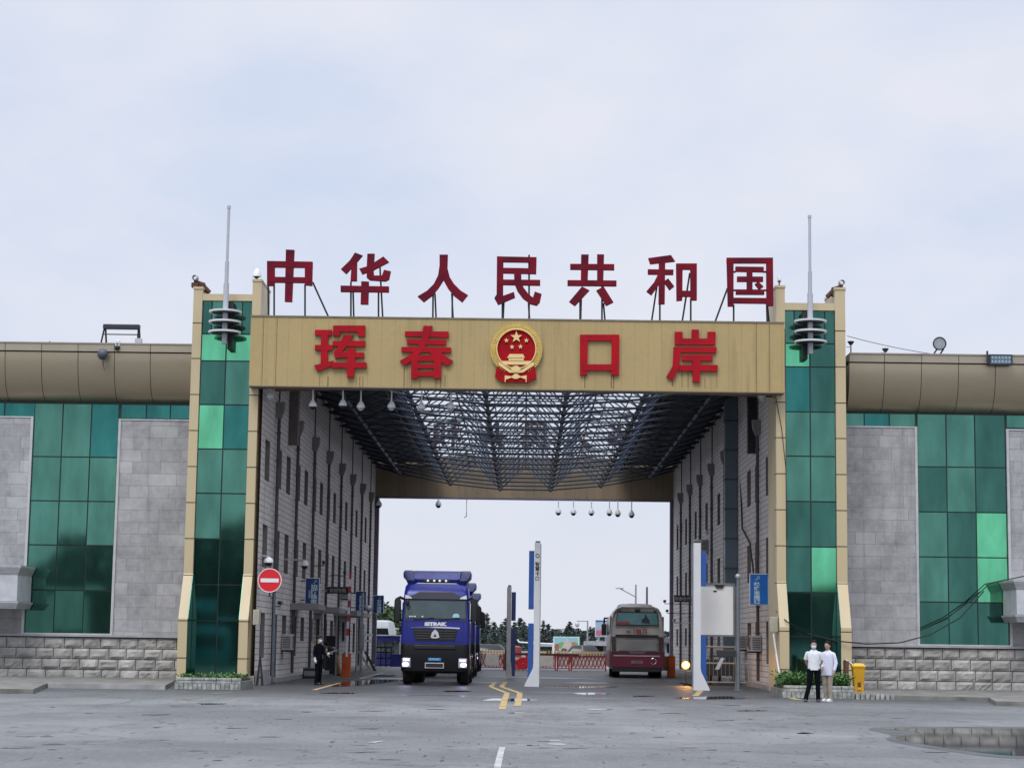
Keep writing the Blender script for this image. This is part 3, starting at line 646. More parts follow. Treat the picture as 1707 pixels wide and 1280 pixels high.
def sidebuilding(side):
    L = side == 'L'; X = XL if L else XR; s = -1 if L else 1
    t = thing('inspection_building', 'mauve block side building lined with windows and downpipes, %s side of the passage' % ('left' if L else 'right'), 'building', (X + s * 1.2, 93, 0))
    p0 = 70.8 if L else 68.3; w = 1.3
    pipes = [p0 + 6.15 * k for k in range(8)]; wins = []
    for k, p in enumerate(pipes):
        for o_ in ((1.4, 4.2) if L else (1.2, 3.9)):
            y = p + o_
            if y < 116 and not (not L and y < 71) and not (not L and 80 < y < 84.2): wins.append(y)
    if L: wins = [68.75] + wins
    holes = []
    doors = {1, 6, 9, 13} if L else {3, 8, 12}
    for k, y in enumerate(wins):
        holes.append((y - w / 2, y + w / 2, 7.1, 8.55)); holes.append((y - w / 2, y + w / 2, 4.05, 5.55))
        if k in doors: holes.append((y - w / 2, y + w / 2, .12, 2.45))
        else: holes.append((y - w / 2, y + w / 2, 1.5 if k % 3 else .9, 2.45))
    y0, y1, zt = 67.06, 119, 12.45
    mw, mr = MB(t), MB(t); holed(mw, mr, y0, y1, 0, zt, holes, X, .24, s)
    mw.build('wall', TUNNEL)
    m = MB(t); xa, xb = sorted((X + s * .26, X + s * 2.3)); m.box(xa, xb, 69.35, y1 - .01, 0, zt - .01); m.box(xa, xb, 69.35, y1 - .01, zt - .008, zt + .05)
    m.build('wall_core', mat('wall_side', (.2, .19, .19), .9))
    m = MB(t)                                               # front strip of the wall above the beam, and thin end face
    m.box(min(X, X + s * .25), max(X, X + s * .25), y0 - .0, y0 + .3, 0, .3); m.build('wall_foot', TUNNELX)
    for (a, b, c, d) in holes:
        x = X + s * .2
        m = MB(t); g = sorted((x, x + s * .02)); m.box(g[0], g[1], a, b, c, d); win = m.build('door' if c < .2 else 'window', GLASSD)
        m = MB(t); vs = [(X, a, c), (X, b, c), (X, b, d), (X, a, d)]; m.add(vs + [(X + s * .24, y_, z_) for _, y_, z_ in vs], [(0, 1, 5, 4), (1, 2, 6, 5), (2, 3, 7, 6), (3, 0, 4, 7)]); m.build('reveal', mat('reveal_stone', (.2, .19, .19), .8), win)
        if d > 2.5:
            m = MB(t); fx = sorted((x - s * .03, x + s * .01))
            m.box(*fx, a, a + .06, c, d); m.box(*fx, b - .06, b, c, d); m.box(*fx, a + .06, b - .06, c, c + .06); m.box(*fx, a + .06, b - .06, d - .06, d); m.box(*fx, (a + b) / 2 - .03, (a + b) / 2 + .03, c + .06, d - .06)
            m.build('frame', mat('window_frame_grey', (.1, .095, .1), .5), win)
    for k, p in enumerate(pipes):
        if not L and 80 < p < 84: continue
        m = MB(t); xx = X - s * .12; m.tube([(xx, p, .25), (xx, p, 9.6)], .065, 8)
        for z in range(1, 10): m.box(xx - .08, xx + .08, p - .08, p + .08, z * 1.0, z * 1.0 + .05)
        pipe = m.build('downpipe', PIPE)
        m = MB(t); m.loft([[Vector((xx + a, p + b, z)) for a, b in ((-q, -q), (q, -q), (q, q), (-q, q))] for q, z in ((.08, 9.55), (.18, 9.85), (.2, 10.15))]); m.build('hopper', mat('hopper_grey', (.22, .21, .21), .7), pipe)
        m = MB(t); m.tube([(X - s * .05, p + .5, 10.1), (X - s * .05, p + .5, 12.3)], .03, 5); m.build('conduit', PIPE)
    if L:
        m = MB(t); m.box(X, X + .35, 74.6, 75.1, 9.0, 12.3); m.build('duct', mat('brown_duct', (.13, .11, .11), .6))
        m = MB(t); m.box(X, X + .28, 67.2, 69.0, 0, .5); m.box(X, X + .22, 69.0, 118, 0, .16); m.build('kerb', mat('kerb_stone', (.3, .3, .31), .7))
        for k, (ya, yb, zz_) in enumerate(((76.8, 79.6, 2.95), (85.4, 88.6, 2.95), (94.5, 103, 2.95))):
            m = MB(t); m.box(X, X + 1.1, ya, yb, zz_ - .22, zz_); m.box(X + .02, X + 1.12, ya - .02, ya + .1, zz_ - .24, zz_ + .02)
            m.build('door_canopy', mat('canopy_grey', (.27, .26, .27), .6))
        m = MB(t)
        for ya in (79.4, 85.6, 96): m.tube([(X + 1.0, ya, 0), (X + 1.0, ya, 2.72)], .035, 6)
        m.build('canopy_post', GREY)
    else:
        m = MB(t); m.box(X - .55, X - .02, 82.4, 82.95, 0.3, 12.2); du = m.build('duct', mat('blue_grey_duct', (.12, .16, .2), .45, .4, .1, .6))
        m = MB(t)
        for k in range(9): m.box(X - .58, X, 82.36, 82.99, 1 + k * 1.25, 1.06 + k * 1.25)
        m.build('duct_flange', mat('duct_flange_blue', (.05, .07, .09), .5), du)
        m = MB(t); m.box(X - .25, X, 68.95, 69.3, 0, 2.5); m.box(X - .35, X, 75.6, 76.0, 9.0, 12.3); m.build('column_strip', BLACK)
        m = MB(t); m.box(X - .22, X, 69.4, 118, 0, .16); m.build('kerb', mat('kerb_stone', (.3, .3, .31), .7))
    return t
sbL = sidebuilding('L'); sbR = sidebuilding('R')

# ------------------------------------------------------------------ space-frame roof
t = thing('space_frame_roof', 'blue-black steel space-frame roof with open lattice over the passage', 'roof', (0, 93, 11))
bxs = [-7.55, -4.55, -1.55, 1.45, 4.45, 7.35]; txs = [-9.1, -6.05, -3.05, -.05, 2.95, 5.9, 8.9]
def zb_(x): return 10.6 + .0155 * x * x
zt_ = 12.1; dy = 2.8; nb = 18
by = [68.9 + dy * k for k in range(nb)]; ty = [67.5 + dy * k for k in range(nb + 1)]
T = lambda m, a, b, r: m.tube([a, b], r, 5, caps=False)
m = MB(t)
for x in bxs: T(m, (x, by[0], zb_(x)), (x, by[-1], zb_(x)), .075)
m.build('lower_chord', STEELBL)
m = MB(t)
for y in by:
    for a, b in zip(bxs, bxs[1:]): T(m, (a, y, zb_(a)), (b, y, zb_(b)), .05)
    T(m, (XL + .1, y, 11.9), (bxs[0], y, zb_(bxs[0])), .05); T(m, (bxs[-1], y, zb_(bxs[-1])), (XR - .1, y, 11.9), .05)
m.build('cross_tube', STEELB)
m = MB(t)
for x in txs: T(m, (x, ty[0], zt_), (x, ty[-1], zt_), .04)
for y in ty: T(m, (txs[0], y, zt_), (txs[-1], y, zt_), .035)
m.build('upper_chord', STEELB)
m = MB(t)
for i, x in enumerate(bxs):
    for k, y in enumerate(by):
        for xx in (txs[i], txs[i + 1]):
            for yy in (ty[k], ty[k + 1]): T(m, (x, y, zb_(x)), (xx, yy, zt_), .03)
m.build('web_strut', STEELBL)
m = MB(t)
for i, x in enumerate(bxs):
    for y in by: m.sphere((x, y, zb_(x)), .13, n=6, m=4)
m.build('node_ball', STEELB)
m = MB(t)
yy = 67.6
while yy < 118.4: m.box(-5.6, 5.5, yy, yy + .08, zt_ + .14, zt_ + .20); yy += 2.1
m.build('purlin', STEELB)
m = MB(t)
for k in range(12): x = -5.5 + k * 1.0; m.box(x, x + .05, 67.5, 118.4, zt_ + .205, zt_ + .24)
m.build('glazing_bar', STEELB)
m = MB(t); m.box(XL + .02, -5.5, 67.2, 118.4, zt_ + .25, zt_ + .31); m.box(5.4, XR - .02, 67.2, 118.4, zt_ + .25, zt_ + .31)
m.build('roof_sheet', mat('roof_sheet_dark', (.05, .05, .055), .7))

# ------------------------------------------------------------------ cameras and rooftop fittings
def ordinal(k): return ('first', 'second', 'third', 'fourth', 'fifth', 'sixth', 'seventh')[k]
def dome(loc, drop, label, group, s=1.0, black=False):
    t = thing('dome_camera', label, 'security camera', loc, group)
    m = MB(); m.tube([(0, 0, 0), (0, 0, -drop)], .025 * s, 6); m.build('stem', WHITE, t)
    m = MB(); m.lathe([(.03 * s, 0), (.06 * s, -.04 * s), (.12 * s, -.13 * s), (.14 * s, -.2 * s), (.14 * s, -.25 * s)], (0, 0, -drop), n=14); m.build('housing', WHITE, t, 40)
    m = MB(); m.sphere((0, 0, -drop - .25 * s), .11 * s); m.build('lens_dome', BLACK if black else mat('smoked_dome', (.45, .46, .48), .15), t, 60)
    return t
px_ = (522, 572, 602, 653, 703, 752)
for k, px in enumerate(px_):
    p = at(px, 652, 67.2); p.z = bz0 - .02
    dome(p, (.34, .3, .36, .34, .36, .34)[k], 'white dome camera on a stem under the front beam, %s of six from the left' % ordinal(k), 'dome cameras under the front beam', 1.0, k < 2)
for px, lab in ((450, 'white dome camera close under the left end of the front beam'), (1270, 'white dome camera close under the right end of the front beam')):
    p = at(px, 650, 67.4); p.z = at(px, 650, 67.4).z; dome(p, .03, lab, None, 1.05)
for k, px in enumerate((632, 731, 931, 956, 986, 1016, 1030, 1053)):
    p = at(px, 830, 118.3); p.z = 10.17
    dome(p, (.15, .1, .45, .45, .45, .45, .5, .55)[k], 'small dark dome camera hanging under the far beam, %s of eight from the left' % (ordinal(k) if k < 7 else 'last'), 'dome cameras under the far beam', 1.35, True)
p = at(778, 831, 118.4)
t = thing('hook_arm', 'thin hooked bracket hanging under the far beam between dome cameras', 'bracket', (p.x, 118.4, 10.17)); m = MB(t); m.tube([(p.x, 118.4, 10.2), (p.x, 118.4, 9.1), (p.x - .15, 118.4, 9.05)], .03, 6); m.build('arm', GREY)
def topdome(px, py, Y, lab, s=1, post=.12):
    p = at(px, py, Y); t = thing('dome_camera', lab, 'security camera', p)
    m = MB(); m.tube([(0, 0, 0), (0, 0, post)], .03, 6); m.build('stem', GREY, t)
    m = MB(); m.lathe([(.16 * s, post), (.15 * s, post + .08), (.1 * s, post + .2), (.04 * s, post + .3)], n=12); m.build('housing', WHITE, t, 40)
    m = MB(); m.sphere((0, -.06, post), .09 * s); m.build('lens_dome', BLACK, t, 60); return t
topdome(428, 467, 67.4, 'white dome camera on top of the inner pilaster of the left tower', 1, .12)
topdome(1299, 479, 67.4, 'small camera on top of the inner pilaster of the right tower', .5, .2)
def toprust(px, py, Y, lab, flip=1):
    p = at(px, py, Y); t = thing('spotlight', lab, 'spotlight', p); RU = mat('rusty_steel', (.22, .09, .06), .8, 0, .4, 2)
    m = MB(); m.tube([(0, 0, 0), (0, 0, .32)], .05, 6); m.box(-.12, .12, -.1, .12, .03, .2, .02); m.tube([(0, .05, .24), (flip * .22, .1, .18), (flip * .5, .1, -.12)], .08, 6); m.box(*sorted((flip * .12, flip * .34)), .0, .2, -.1, .22, .02); m.build('bracket', mat('rust_brown', (.09, .04, .035), .85), t)
    m = MB(); m.lathe([(.08, -.15), (.11, -.1), (.11, .12), (.09, .14)], (0, 0, .38), 'Y', 12); m.build('lamp_head', LGREY, t, 40)
    m = MB(); m.lathe([(.06, -.17), (.06, -.151)], (0, 0, .38), 'Y', 12); m.build('lens', BLACK, t)
toprust(325, 481, 67.3, 'rusty bracket with a spotlight on the outer pilaster of the left tower', 1)
toprust(1403, 489, 67.3, 'rusty bracket with a pale spotlight on the outer pilaster of the right tower', -1)
# antenna poles with three discs
def antenna(px_t, py_t, px_b, py_b, discs, ww, lab, side):
    Y = 66.5; a = at(px_b, py_b, Y); b = at(px_t, py_t, Y); x = a.x
    t = thing('antenna_mast', lab, 'antenna mast', a)
    z1 = a.z + (b.z - a.z) * .44; z2 = a.z + (b.z - a.z) * .6
    m = MB(t); m.tube([(x, Y, a.z), (x, Y, z1)], .095, 12); m.tube([(x, Y, z1), (x, Y, z2)], .07, 12); m.tube([(x, Y, z2), (x, Y, b.z)], .05, 12); m.tube([(x, Y, b.z - .04), (x, Y, b.z + .06)], .065, 10)
    m.build('mast', LGREY, smooth=40)
    for d in discs:
        z = at(px_b, d, Y).z
        m = MB(t); m.lathe([(.16, -.01), (.50, -.01), (.555, -.02), (.565, .0), (.565, .045), (.5, .055), (.1, .06)], (x, Y, z - .02), n=36)
        m.build('disc', WHITE, smooth=35)
        m = MB(t); m.lathe([(.17, -.03), (.3, -.022), (.47, -.018), (.48, -.0105)], (x, Y, z - .02), n=28); m.build('disc_underside', mat('disc_dark', (.03, .035, .035), .6), smooth=35)
    m = MB(t); m.box(*sorted((x + side * .06, x + side * .06 + (.16 if side > 0 else -.16))), Y + .2, Y + .7, a.z - .15, a.z + 1.5); m.build('wall_bracket', BLACK)
    return t
antenna(377, 346, 374, 573, (520, 537, 554), 27, 'grey antenna mast with three discs in front of the left tower', 1.2)
antenna(1350, 362, 1351, 590, (536, 553, 570), 27, 'grey antenna mast with three discs in front of the right tower', -1.2)
# left parapet
def rodthing(px, py0, h, lab, Y=69.4, group=None):
    p = at(px, py0, Y); t = thing('lightning_rod', lab, 'rod', p, group); m = MB(); m.tube([(0, 0, 0), (0, 0, h)], .035, 6, .025); m.build('rod', PIPE, t)
    m = MB(); m.box(-.06, .06, -.06, .06, -.02, .04); m.build('foot', PIPE, t)
rodthing(82.5, 578, .2, 'short dark rod on the left wing parapet, farther from the gate', group='parapet rods'); rodthing(256, 581, .18, 'short dark rod on the left wing parapet, nearer the gate', group='parapet rods')
Y = 69.8
a, b = at(171, 580, Y), at(232, 580, Y); top = at(200, 541, Y).z; bar0 = at(200, 549, Y).z
t = thing('floodlight_frame', 'dark floodlight bar on splayed legs standing on the left wing roof', 'floodlight', ((a.x + b.x) / 2, Y, a.z))
m = MB(t); m.box(a.x, b.x, Y - .12, Y + .12, bar0, top, .03); m.build('lamp_bar', mat('navy_dark', (.02, .022, .045), .5))
for x, s in ((a.x + .05, -1), (b.x - .05, 1)):
    m = MB(t); m.tube([(x, Y, top - .05), (x - .12 * (s < 0), Y - .1, a.z)], .035, 6); m.tube([(x, Y + .1, top - .05), (x + .03, Y + .3, a.z)], .035, 6); m.build('leg', BLACK)
m = MB(t); m.tube([(a.x, Y, at(200, 557.5, Y).z), (b.x, Y, at(200, 557.5, Y).z)], .022, 5); m.build('cross_rail', BLACK)
p = at(231, 571, 69.5); t = thing('junction_box', 'light grey box on short legs on the left wing roof', 'junction box', (p.x, 69.5, at(231, 581, 69.5).z))
m = MB(); m.box(-.12, .12, -.1, .1, .1, .36, .01); m.build('cabinet', LGREY, t); m = MB(); m.tube([(-.07, 0, 0), (-.07, 0, .1)], .02, 5); m.tube([(.05, 0, 0), (.05, 0, .1)], .02, 5); m.build('leg', BLACK, t)
p = at(171, 590, 68.75); t = thing('ball_speaker', 'dark ball-shaped speaker with loose wires on the left wing parapet', 'speaker', p)
m = MB(); m.lathe([(.05, .2), (.13, .15), (.19, .02), (.18, -.08), (.1, -.19), (.04, -.2)], n=14); m.build('housing', mat('blue_grey_speaker', (.07, .08, .11), .5), t, 60)
m = MB(); m.tube([(0, 0, -.15), (.03, 0, -.4), (.1, 0, -.6)], .015, 5); m.tube([(.06, 0, -.15), (.05, 0, -.4), (.08, 0, -.55)], .012, 5); m.build('wire', PIPE, t)
m = MB(); m.tube([(0, 0, 0), (0, .5, .05)], .03, 5); m.build('bracket', PIPE, t)
p = at(196, 577, 69.0); t = thing('bullet_camera', 'small white camera with black dome on the left wing parapet', 'security camera', p)
m = MB(); m.box(-.08, .08, -.06, .1, -.02, .22, .02); m.build('housing', WHITE, t); m = MB(); m.sphere((0, -.04, -.06), .095); m.build('lens_dome', BLACK, t, 60); m = MB(); m.box(-.05, .05, -.07, -.055, .06, .1); m.build('lens', BLACK, t)
# right parapet
def smallflood(px, py, lab, h):
    p = at(px, py, 69.6); t = thing('spotlight', lab, 'spotlight', p)
    m = MB(); m.tube([(0, 0, 0), (0, 0, h)], .03, 6); m.tube([(0, 0, h * .8), (-.16, 0, h * .8)], .015, 5); m.build('post', GREY, t)
    m = MB(); m.lathe([(.05, .0), (.12, .1), (.12, .13)], (0, 0, h - .02), n=10); m.build('lamp_head', BLACK, t, 40)
smallflood(1418.5, 596, 'small black spotlight on a thin post beside the right tower', .48); smallflood(1476, 597, 'small black spotlight low on the right wing parapet', .24)
p = at(1566, 573, 69.4); zb = at(1566, 597, 69.4).z
t = thing('round_floodlight', 'big round floodlight on two bent legs on the right wing roof', 'floodlight', (p.x, 69.4, zb))
m = MB(t); m.lathe([(.17, .14), (.24, .02), (.245, -.06), (.21, -.065), (.2, -.03), (.02, -.02)], p, 'Y', 24); m.build('lamp_rim', mat('navy_dark', (.02, .022, .045), .5), smooth=40)
m = MB(t); m.lathe([(.02, -.05), (.2, -.04), (.2, -.025)], p, 'Y', 24); m.build('lens', mat('lamp_glass', (.35, .37, .4), .15, .3), smooth=40)
for x in (-.2, .03):
    m = MB(t); m.tube([(p.x + x, 69.4, zb), (p.x + x, 69.4, zb + .16), (p.x + x + .12, 69.4, p.z - .18)], .03, 6); m.build('leg', BLACK)
p = at(1668, 600, 68.8); t = thing('led_floodlight', 'rectangular blue-grey LED floodlight fixed on the right wing parapet', 'floodlight', p)
m = MB(); m.box(-.42, .42, -.05, .06, -.2, .2, .02); m.box(-.5, -.44, -.02, .03, -.1, .32); m.box(-.1, .1, .06, .25, -.05, .05); m.build('housing', mat('navy_dark', (.02, .022, .045), .5), t)
m = MB(); m.box(-.36, .36, -.062, -.051, -.14, .14); m.build('lens', mat('led_glass', (.12, .2, .25), .15, .2), t)
m = MB()
for i in range(6):
    for j in (-1, 1): m.sphere((-.3 + .12 * i, -.063, j * .07), .035, (1, .3, 1), 8, 4)
m.build('led', mat('led_grey', (.4, .45, .5), .3), t)
# cables
def cable(name, lab, pts, r, cat='cable', mtl=BLACK, sag=None):
    P = [Vector(p) for p in pts]
    if sag:
        a, b = P; P = [a.lerp(b, k / 16) - Vector((0, 0, sag * 4 * (k / 16) * (1 - k / 16))) for k in range(17)]
    t = MB(); t.tube(P, r, 5); o = t.build(name, mtl); tag(o, lab, cat); return o
cable('wire', 'thin pale wire from the right tower sloping to the right wing roof', [at(1412, 560, 68), at(1612, 597, 69.5)], .012, 'wire', PIPE, .1)
cable('power_cable', 'thick black cable drooping from the right tower, upper of two', [at(1395, 1068, 66.2), at(1445, 1073, 66), at(1500, 1071, 66.8), at(1550, 1058, 67.8), at(1600, 1030, 68.8), at(1640, 985, 69.7)], .022)
cable('power_cable', 'thick black cable over the right wing glass, rising to the right edge', [at(1537, 1048, 69.6), at(1580, 1028, 69.6), at(1620, 1000, 69.6), at(1650, 972, 69.6), at(1707, 960, 69.6)], .02)
cable('power_cable', 'black cable hanging down the right passage wall past the blue duct', [at(1232, 660, 83), at(1234, 780, 82), at(1237, 880, 80), at(1250, 905, 77), at(1257, 962, 75)], .04)
cable('power_cable', 'black cable curling from the blue sign across the right cream pilaster', [at(1281, 958, 71.5), at(1285, 990, 70), at(1295, 1020, 67), at(1312, 1036, 66.2), at(1345, 1055, 66.9), at(1395, 1068, 66.2)], .022)
cable('cable', 'thin cable down the edge of the right inner pilaster', [at(1293, 660, 67), at(1303, 715, 66.9), at(1310, 780, 66.9), at(1312, 900, 66.9)], .015, 'cable')
# ------------------------------------------------------------------ trucks (front faces -Y)
TB = mat('truck_blue_paint', (.016, .026, .27), .3, .1, .18, 2.5)
TBD = mat('truck_dark_blue', (.010, .014, .13), .3)
TGLASS = mat('windscreen_glass', (.06, .10, .11), .06, .2, .2, 1.2, spec=.8)
TYRE = mat('tyre_rubber', (.018, .018, .018), .85); RIM = mat('wheel_rim', (.35, .36, .38), .35, .8)
LAMP = mat('lit_headlight', (.8, .75, 1), .2, emit=9, ecol=(.72, .55, 1)); LENS = mat('headlight_lens', (.5, .5, .6), .1, .4)
CHROME = mat('chrome', (.75, .77, .8), .12, 1, .02)
def wheel(t, x, y, r, w, name='wheel'):
    m = MB(); m.lathe([(r * .6, -w / 2), (r * .93, -w / 2), (r, -w / 2 + .04), (r, w / 2 - .04), (r * .93, w / 2), (r * .6, w / 2)], (x, y, r), 'X', 24); wh = m.build('tyre', TYRE, t, 40)
    m = MB(); m.lathe([(r * .61, -w / 2 + .02), (r * .5, -w / 2 + .06), (r * .22, -w / 2 + .0), (r * .2, w / 2 - .0), (r * .5, w / 2 - .06), (r * .61, w / 2 - .02)], (x, y, r), 'X', 20); m.build('rim', RIM, wh, 40)
def truck():
    t = thing('lorry', 'x', 'truck', (0, 0, 0))
    m = MB(); cr = []
    for z, hx, yf, yb, rr in ((.98, 1.19, .03, 2.2, .10), (1.5, 1.22, .0, 2.3, .13), (2.2, 1.225, .0, 2.3, .14), (2.35, 1.22, .02, 2.3, .14), (3.05, 1.175, .16, 2.3, .15), (3.3, 1.16, .22, 2.3, .16), (3.52, 1.13, .36, 2.28, .2), (3.62, 1.07, .5, 2.2, .22), (3.66, .98, .65, 2.1, .25)):
        cr.append([Vector((x, y, z)) for x, y in rrect(0, (yf + yb) / 2, hx, (yb - yf) / 2, rr, 4)])
    m.loft(cr); m.build('cab', TB, t, 38)
    yz = lambda z: .02 + .14 * (z - 2.35) / .7
    m = MB(); P = lambda w, z, o: Vector((w, yz(z) - o, z))
    def patch(m, poly, o, th=.02):
        m.loft([[Vector((x, yz(z) - o, z)) for x, z in poly], [Vector((x, yz(z) - o + th, z)) for x, z in poly]])
    patch(m, [(-1.13, 2.34), (1.13, 2.34), (1.10, 3.04), (-1.10, 3.04)], .004); m.build('windscreen_seal', BLACK, t)
    m = MB(); patch(m, [(-1.06, 2.38), (1.06, 2.38), (1.09, 2.42), (1.06, 3.0), (-1.06, 3.0), (-1.09, 2.42)], .014); ws = m.build('windscreen', TGLASS, t)
    for s in (-1, .15):
        m = MB(); m.tube([(s * .8, -.02, 2.33), (s * .8 + .75, -.03, 2.40)], .018, 5); m.build('wiper', BLACK, t)
    m = MB(); patch(m, [(.6, 2.42), (.86, 2.42), (.86, 2.5), (.8, 2.56), (.66, 2.55)], .02, .004); m.build('dash_sticker', mat('sticker_blue', (.35, .6, .75), .4), ws)
    m = MB()
    for x in (-.95, -.86, -.77, -.5): patch(m, [(x, 2.42), (x + .06, 2.42), (x + .06, 2.46), (x, 2.46)], .02, .004)
    m.build('dash_sticker', WHITE, ws)
    m = MB(); patch(m, [(-1.12, 3.07), (1.12, 3.07), (1.10, 3.16), (.85, 3.2), (.6, 3.32), (-.6, 3.32), (-.85, 3.2), (-1.10, 3.16)], .05, .09); m.build('sun_visor', mat('visor_dark', (.045, .045, .055), .3), t)
    for s in (-1, 1):
        m = MB(); patch(m, sorted([(s * 1.12, 3.08), (s * .86, 3.08), (s * .90, 3.14), (s * 1.10, 3.22)], key=lambda p: 0), .06, .02); m.build('marker_lamp', mat('marker_white', (.75, .78, .8), .3), t)
    # deflector
    m = MB(); m.prism([(.78, 3.64), (.72, 3.80), (1.25, 4.12), (2.1, 4.14), (2.15, 3.62)], lambda u, v, d: (d, u, v), -.86, .86); m.build('roof_deflector', TB, t, 30)
    for s in (-1, 1):
        rings = []
        for z, a, b, yf in ((3.6, .78, 1.05, .55), (3.75, .80, 1.12, .5), (3.85, .84, 1.22, .6), (4.02, .86, 1.24, .75), (4.12, .9, 1.2, 1.0)):
            rings.append([Vector((s * x, y, z)) for x, y in rrect((a + b) / 2, (yf + 2.25) / 2, (b - a) / 2, (2.25 - yf) / 2, .06, 3)])
        m = MB(); m.loft(rings); m.build('side_fairing', TBD, t, 40)
    m = MB(); m.box(-.5, .5, .66, .76, 3.70, 3.79, .02); lb = m.build('roof_lamp_bar', BLACK, t)
    for x in (-.33, -.1, .1, .33):
        m = MB(); m.sphere((x, .655, 3.745), .042, (1, .4, 1), 8, 6); m.build('roof_lamp', mat('roof_lamp_white', (.8, .8, .8), .2, emit=.5), lb, 60)
    m = MB(); m.box(-.72, .72, .5, .62, 3.625, 3.66); m.build('roof_trim', mat('marker_white', (.75, .78, .8), .3), t)
    # grille
    m = MB(); m.prism([(-.80, 1.98), (.80, 1.98), (.72, 1.58), (-.72, 1.58)], lambda u, v, d: (u, d, v), -.02, .03); g = m.build('grille', BLACK, t)
    for k in range(4):
        m = MB(); z = 1.63 + .09 * k; w = .70 + .02 * k; m.box(-w, w, -.045, -.021, z, z + .045, .008); m.build('grille_bar', DARK, g)
    m = MB(); m.prism([(-.16, 1.70), (-.11, 1.88), (0, 1.99), (.11, 1.88), (.16, 1.70), (.08, 1.665), (-.08, 1.665)], lambda u, v, d: (u, d, v), -.065, -.046); em = m.build('badge', CHROME, t)
    m = MB(); m.prism([(-.07, 1.72), (0, 1.83), (.07, 1.72)], lambda u, v, d: (u, d, v), -.07, -.066); m.build('badge_mark', BLACK, em)
    m = MB(); n = 10
    m.loft([[Vector((-.88 + 1.76 * k / n, -.03 - .03 * math.sin(math.pi * k / n) + dy_, 2.01 + .025 * math.sin(math.pi * k / n) + dz_)) for dy_, dz_ in ((0, 0), (0, .045), (.05, .045), (.05, 0))] for k in range(n + 1)]); m.build('chrome_strip', CHROME, t, 30)
    text('cab_lettering', 'SITRAK', .16, mat('marker_white', (.75, .78, .8), .3), t, (0, -.012, 2.17), .006, .014, sx=1.45)
    m = MB()
    for z in (2.26, 1.535): m.box(-1.15, 1.15, -.006, .03, z, z + .012)
    for x in (-1.02, 1.02): m.box(x - .006, x + .006, -.005, .03, 1.55, 2.26)
    m.build('panel_gap', BLACK, t)
    # bumper
    m = MB(); rings = []
    for z, hx, yf, rr in ((.42, 1.10, .02, .12), (.5, 1.21, -.06, .18), (.9, 1.235, -.09, .2), (1.35, 1.235, -.07, .2), (1.46, 1.22, -.03, .16)):
        rings.append([Vector((x, y, z)) for x, y in rrect(0, (yf + .9) / 2, hx, (.9 - yf) / 2, rr, 4)])
    m.loft(rings); m.build('bumper', mat('bumper_black', (.008, .008, .01), .5, spec=.2), t, 38)
    m = MB(); m.box(-.74, .74, -.11, -.05, 1.28, 1.42, .02); m.build('step_recess', BLACK, t)
    for s in (-1, 1):
        m = MB(); m.box(*sorted((s * .86, s * 1.17)), -.12, -.06, .62, .96, .02); hl = m.build('headlight', LENS, t)
        m = MB(); m.sphere((s * 1.04, -.125, .73), .085, (1.25, .35, .8), 12, 6); m.build('bulb', LAMP, hl, 60)
        m = MB(); m.box(*sorted((s * .9, s * 1.12)), -.128, -.121, .85, .92); m.build('day_lamp', mat('day_lamp', (.7, .65, .9), .3, emit=1.2, ecol=(.8, .7, 1)), hl)
    m = MB(); m.box(-.24, .24, -.115, -.095, .86, .97, .01); bp_ = m.build('name_plate', mat('plate_blue', (.01, .16, .42), .4), t)
    text('plate_lettering', 'SITRAK', .09, mat('plate_text', (.3, .6, .8), .4), bp_, (0, -.118, .915), .002, .002, sx=1.3)
    m = MB(); m.box(-.34, .34, -.115, -.095, .6, .8, .005); np_ = m.build('number_plate', mat('plate_rim', (.5, .5, .5), .4), t)
    m = MB(); m.box(-.31, .31, -.119, -.1155, .63, .77); m.build('plate_panel', BLACK, np_)
    # mirrors
    for s in (-1, 1):
        m = MB(); m.tube([(s * 1.14, .35, 3.05), (s * 1.3, .25, 3.12), (s * 1.42, .2, 3.05)], .05, 6); m.tube([(s * 1.2, .35, 2.3), (s * 1.38, .25, 2.35)], .03, 6); mr = m.build('mirror_arm', BLACK, t, 40)
        rings = [[Vector((s * x, y, z)) for x, y in rrect(1.38, .2, hw, .09, .05, 3)] for z, hw in ((2.28, .08), (2.34, .13), (2.75, .125), (3.0, .12), (3.08, .08))]
        m = MB(); m.loft(rings); m.build('mirror_shell', BLACK, mr, 40)
    m = MB(); m.tube([(-1.0, .15, 3.05), (-1.0, -.22, 3.0)], .02, 5); m.sphere((-1.0, -.25, 2.92), .1, (.7, .6, 1.3), 10, 6); m.build('kerb_mirror', BLACK, t, 50)
    # doors, steps
    for s in (-1, 1):
        x = s * 1.226
        m = MB(); m.loft([[Vector((x + s * o_, y, z)) for y, z in ((.35, 2.25), (1.35, 2.25), (1.35, 2.95), (.5, 2.95))] for o_ in (-.06, .003)]); m.build('side_window', TGLASS, t)
        m = MB(); m.box(*sorted((x, x + s * .012)), .3, 1.45, 1.5, 2.2); dr = m.build('door', TB, t); m = MB(); m.box(*sorted((x + s * .012, x + s * .05)), 1.2, 1.4, 1.75, 1.8); m.build('handle', BLACK, dr)
        m = MB(); m.box(*sorted((s * .95, s * 1.22)), 1.0, 2.3, .35, .98, .03); m.build('wheel_arch', DARK, t)
        m = MB(); m.box(*sorted((x - s * .03, x + s * .02)), .72, 1.0, 1.0, 1.45); m.build('step', mat('step_silver', (.5, .5, .52), .4, .6), t)
        m = MB(); rr = []
        m.loft([[Vector((s * (.9 + a), y, .75 + b)) for a, b in rrect(0, 0, .3, .3, .12, 3)] for y in (2.9, 4.1)]); m.build('fuel_tank', CHROME, t, 40)
        m = MB(); m.box(*sorted((s * .35, s * .45)), 1.0, 6.6, .75, 1.05); m.build('chassis_rail', BLACK, t)
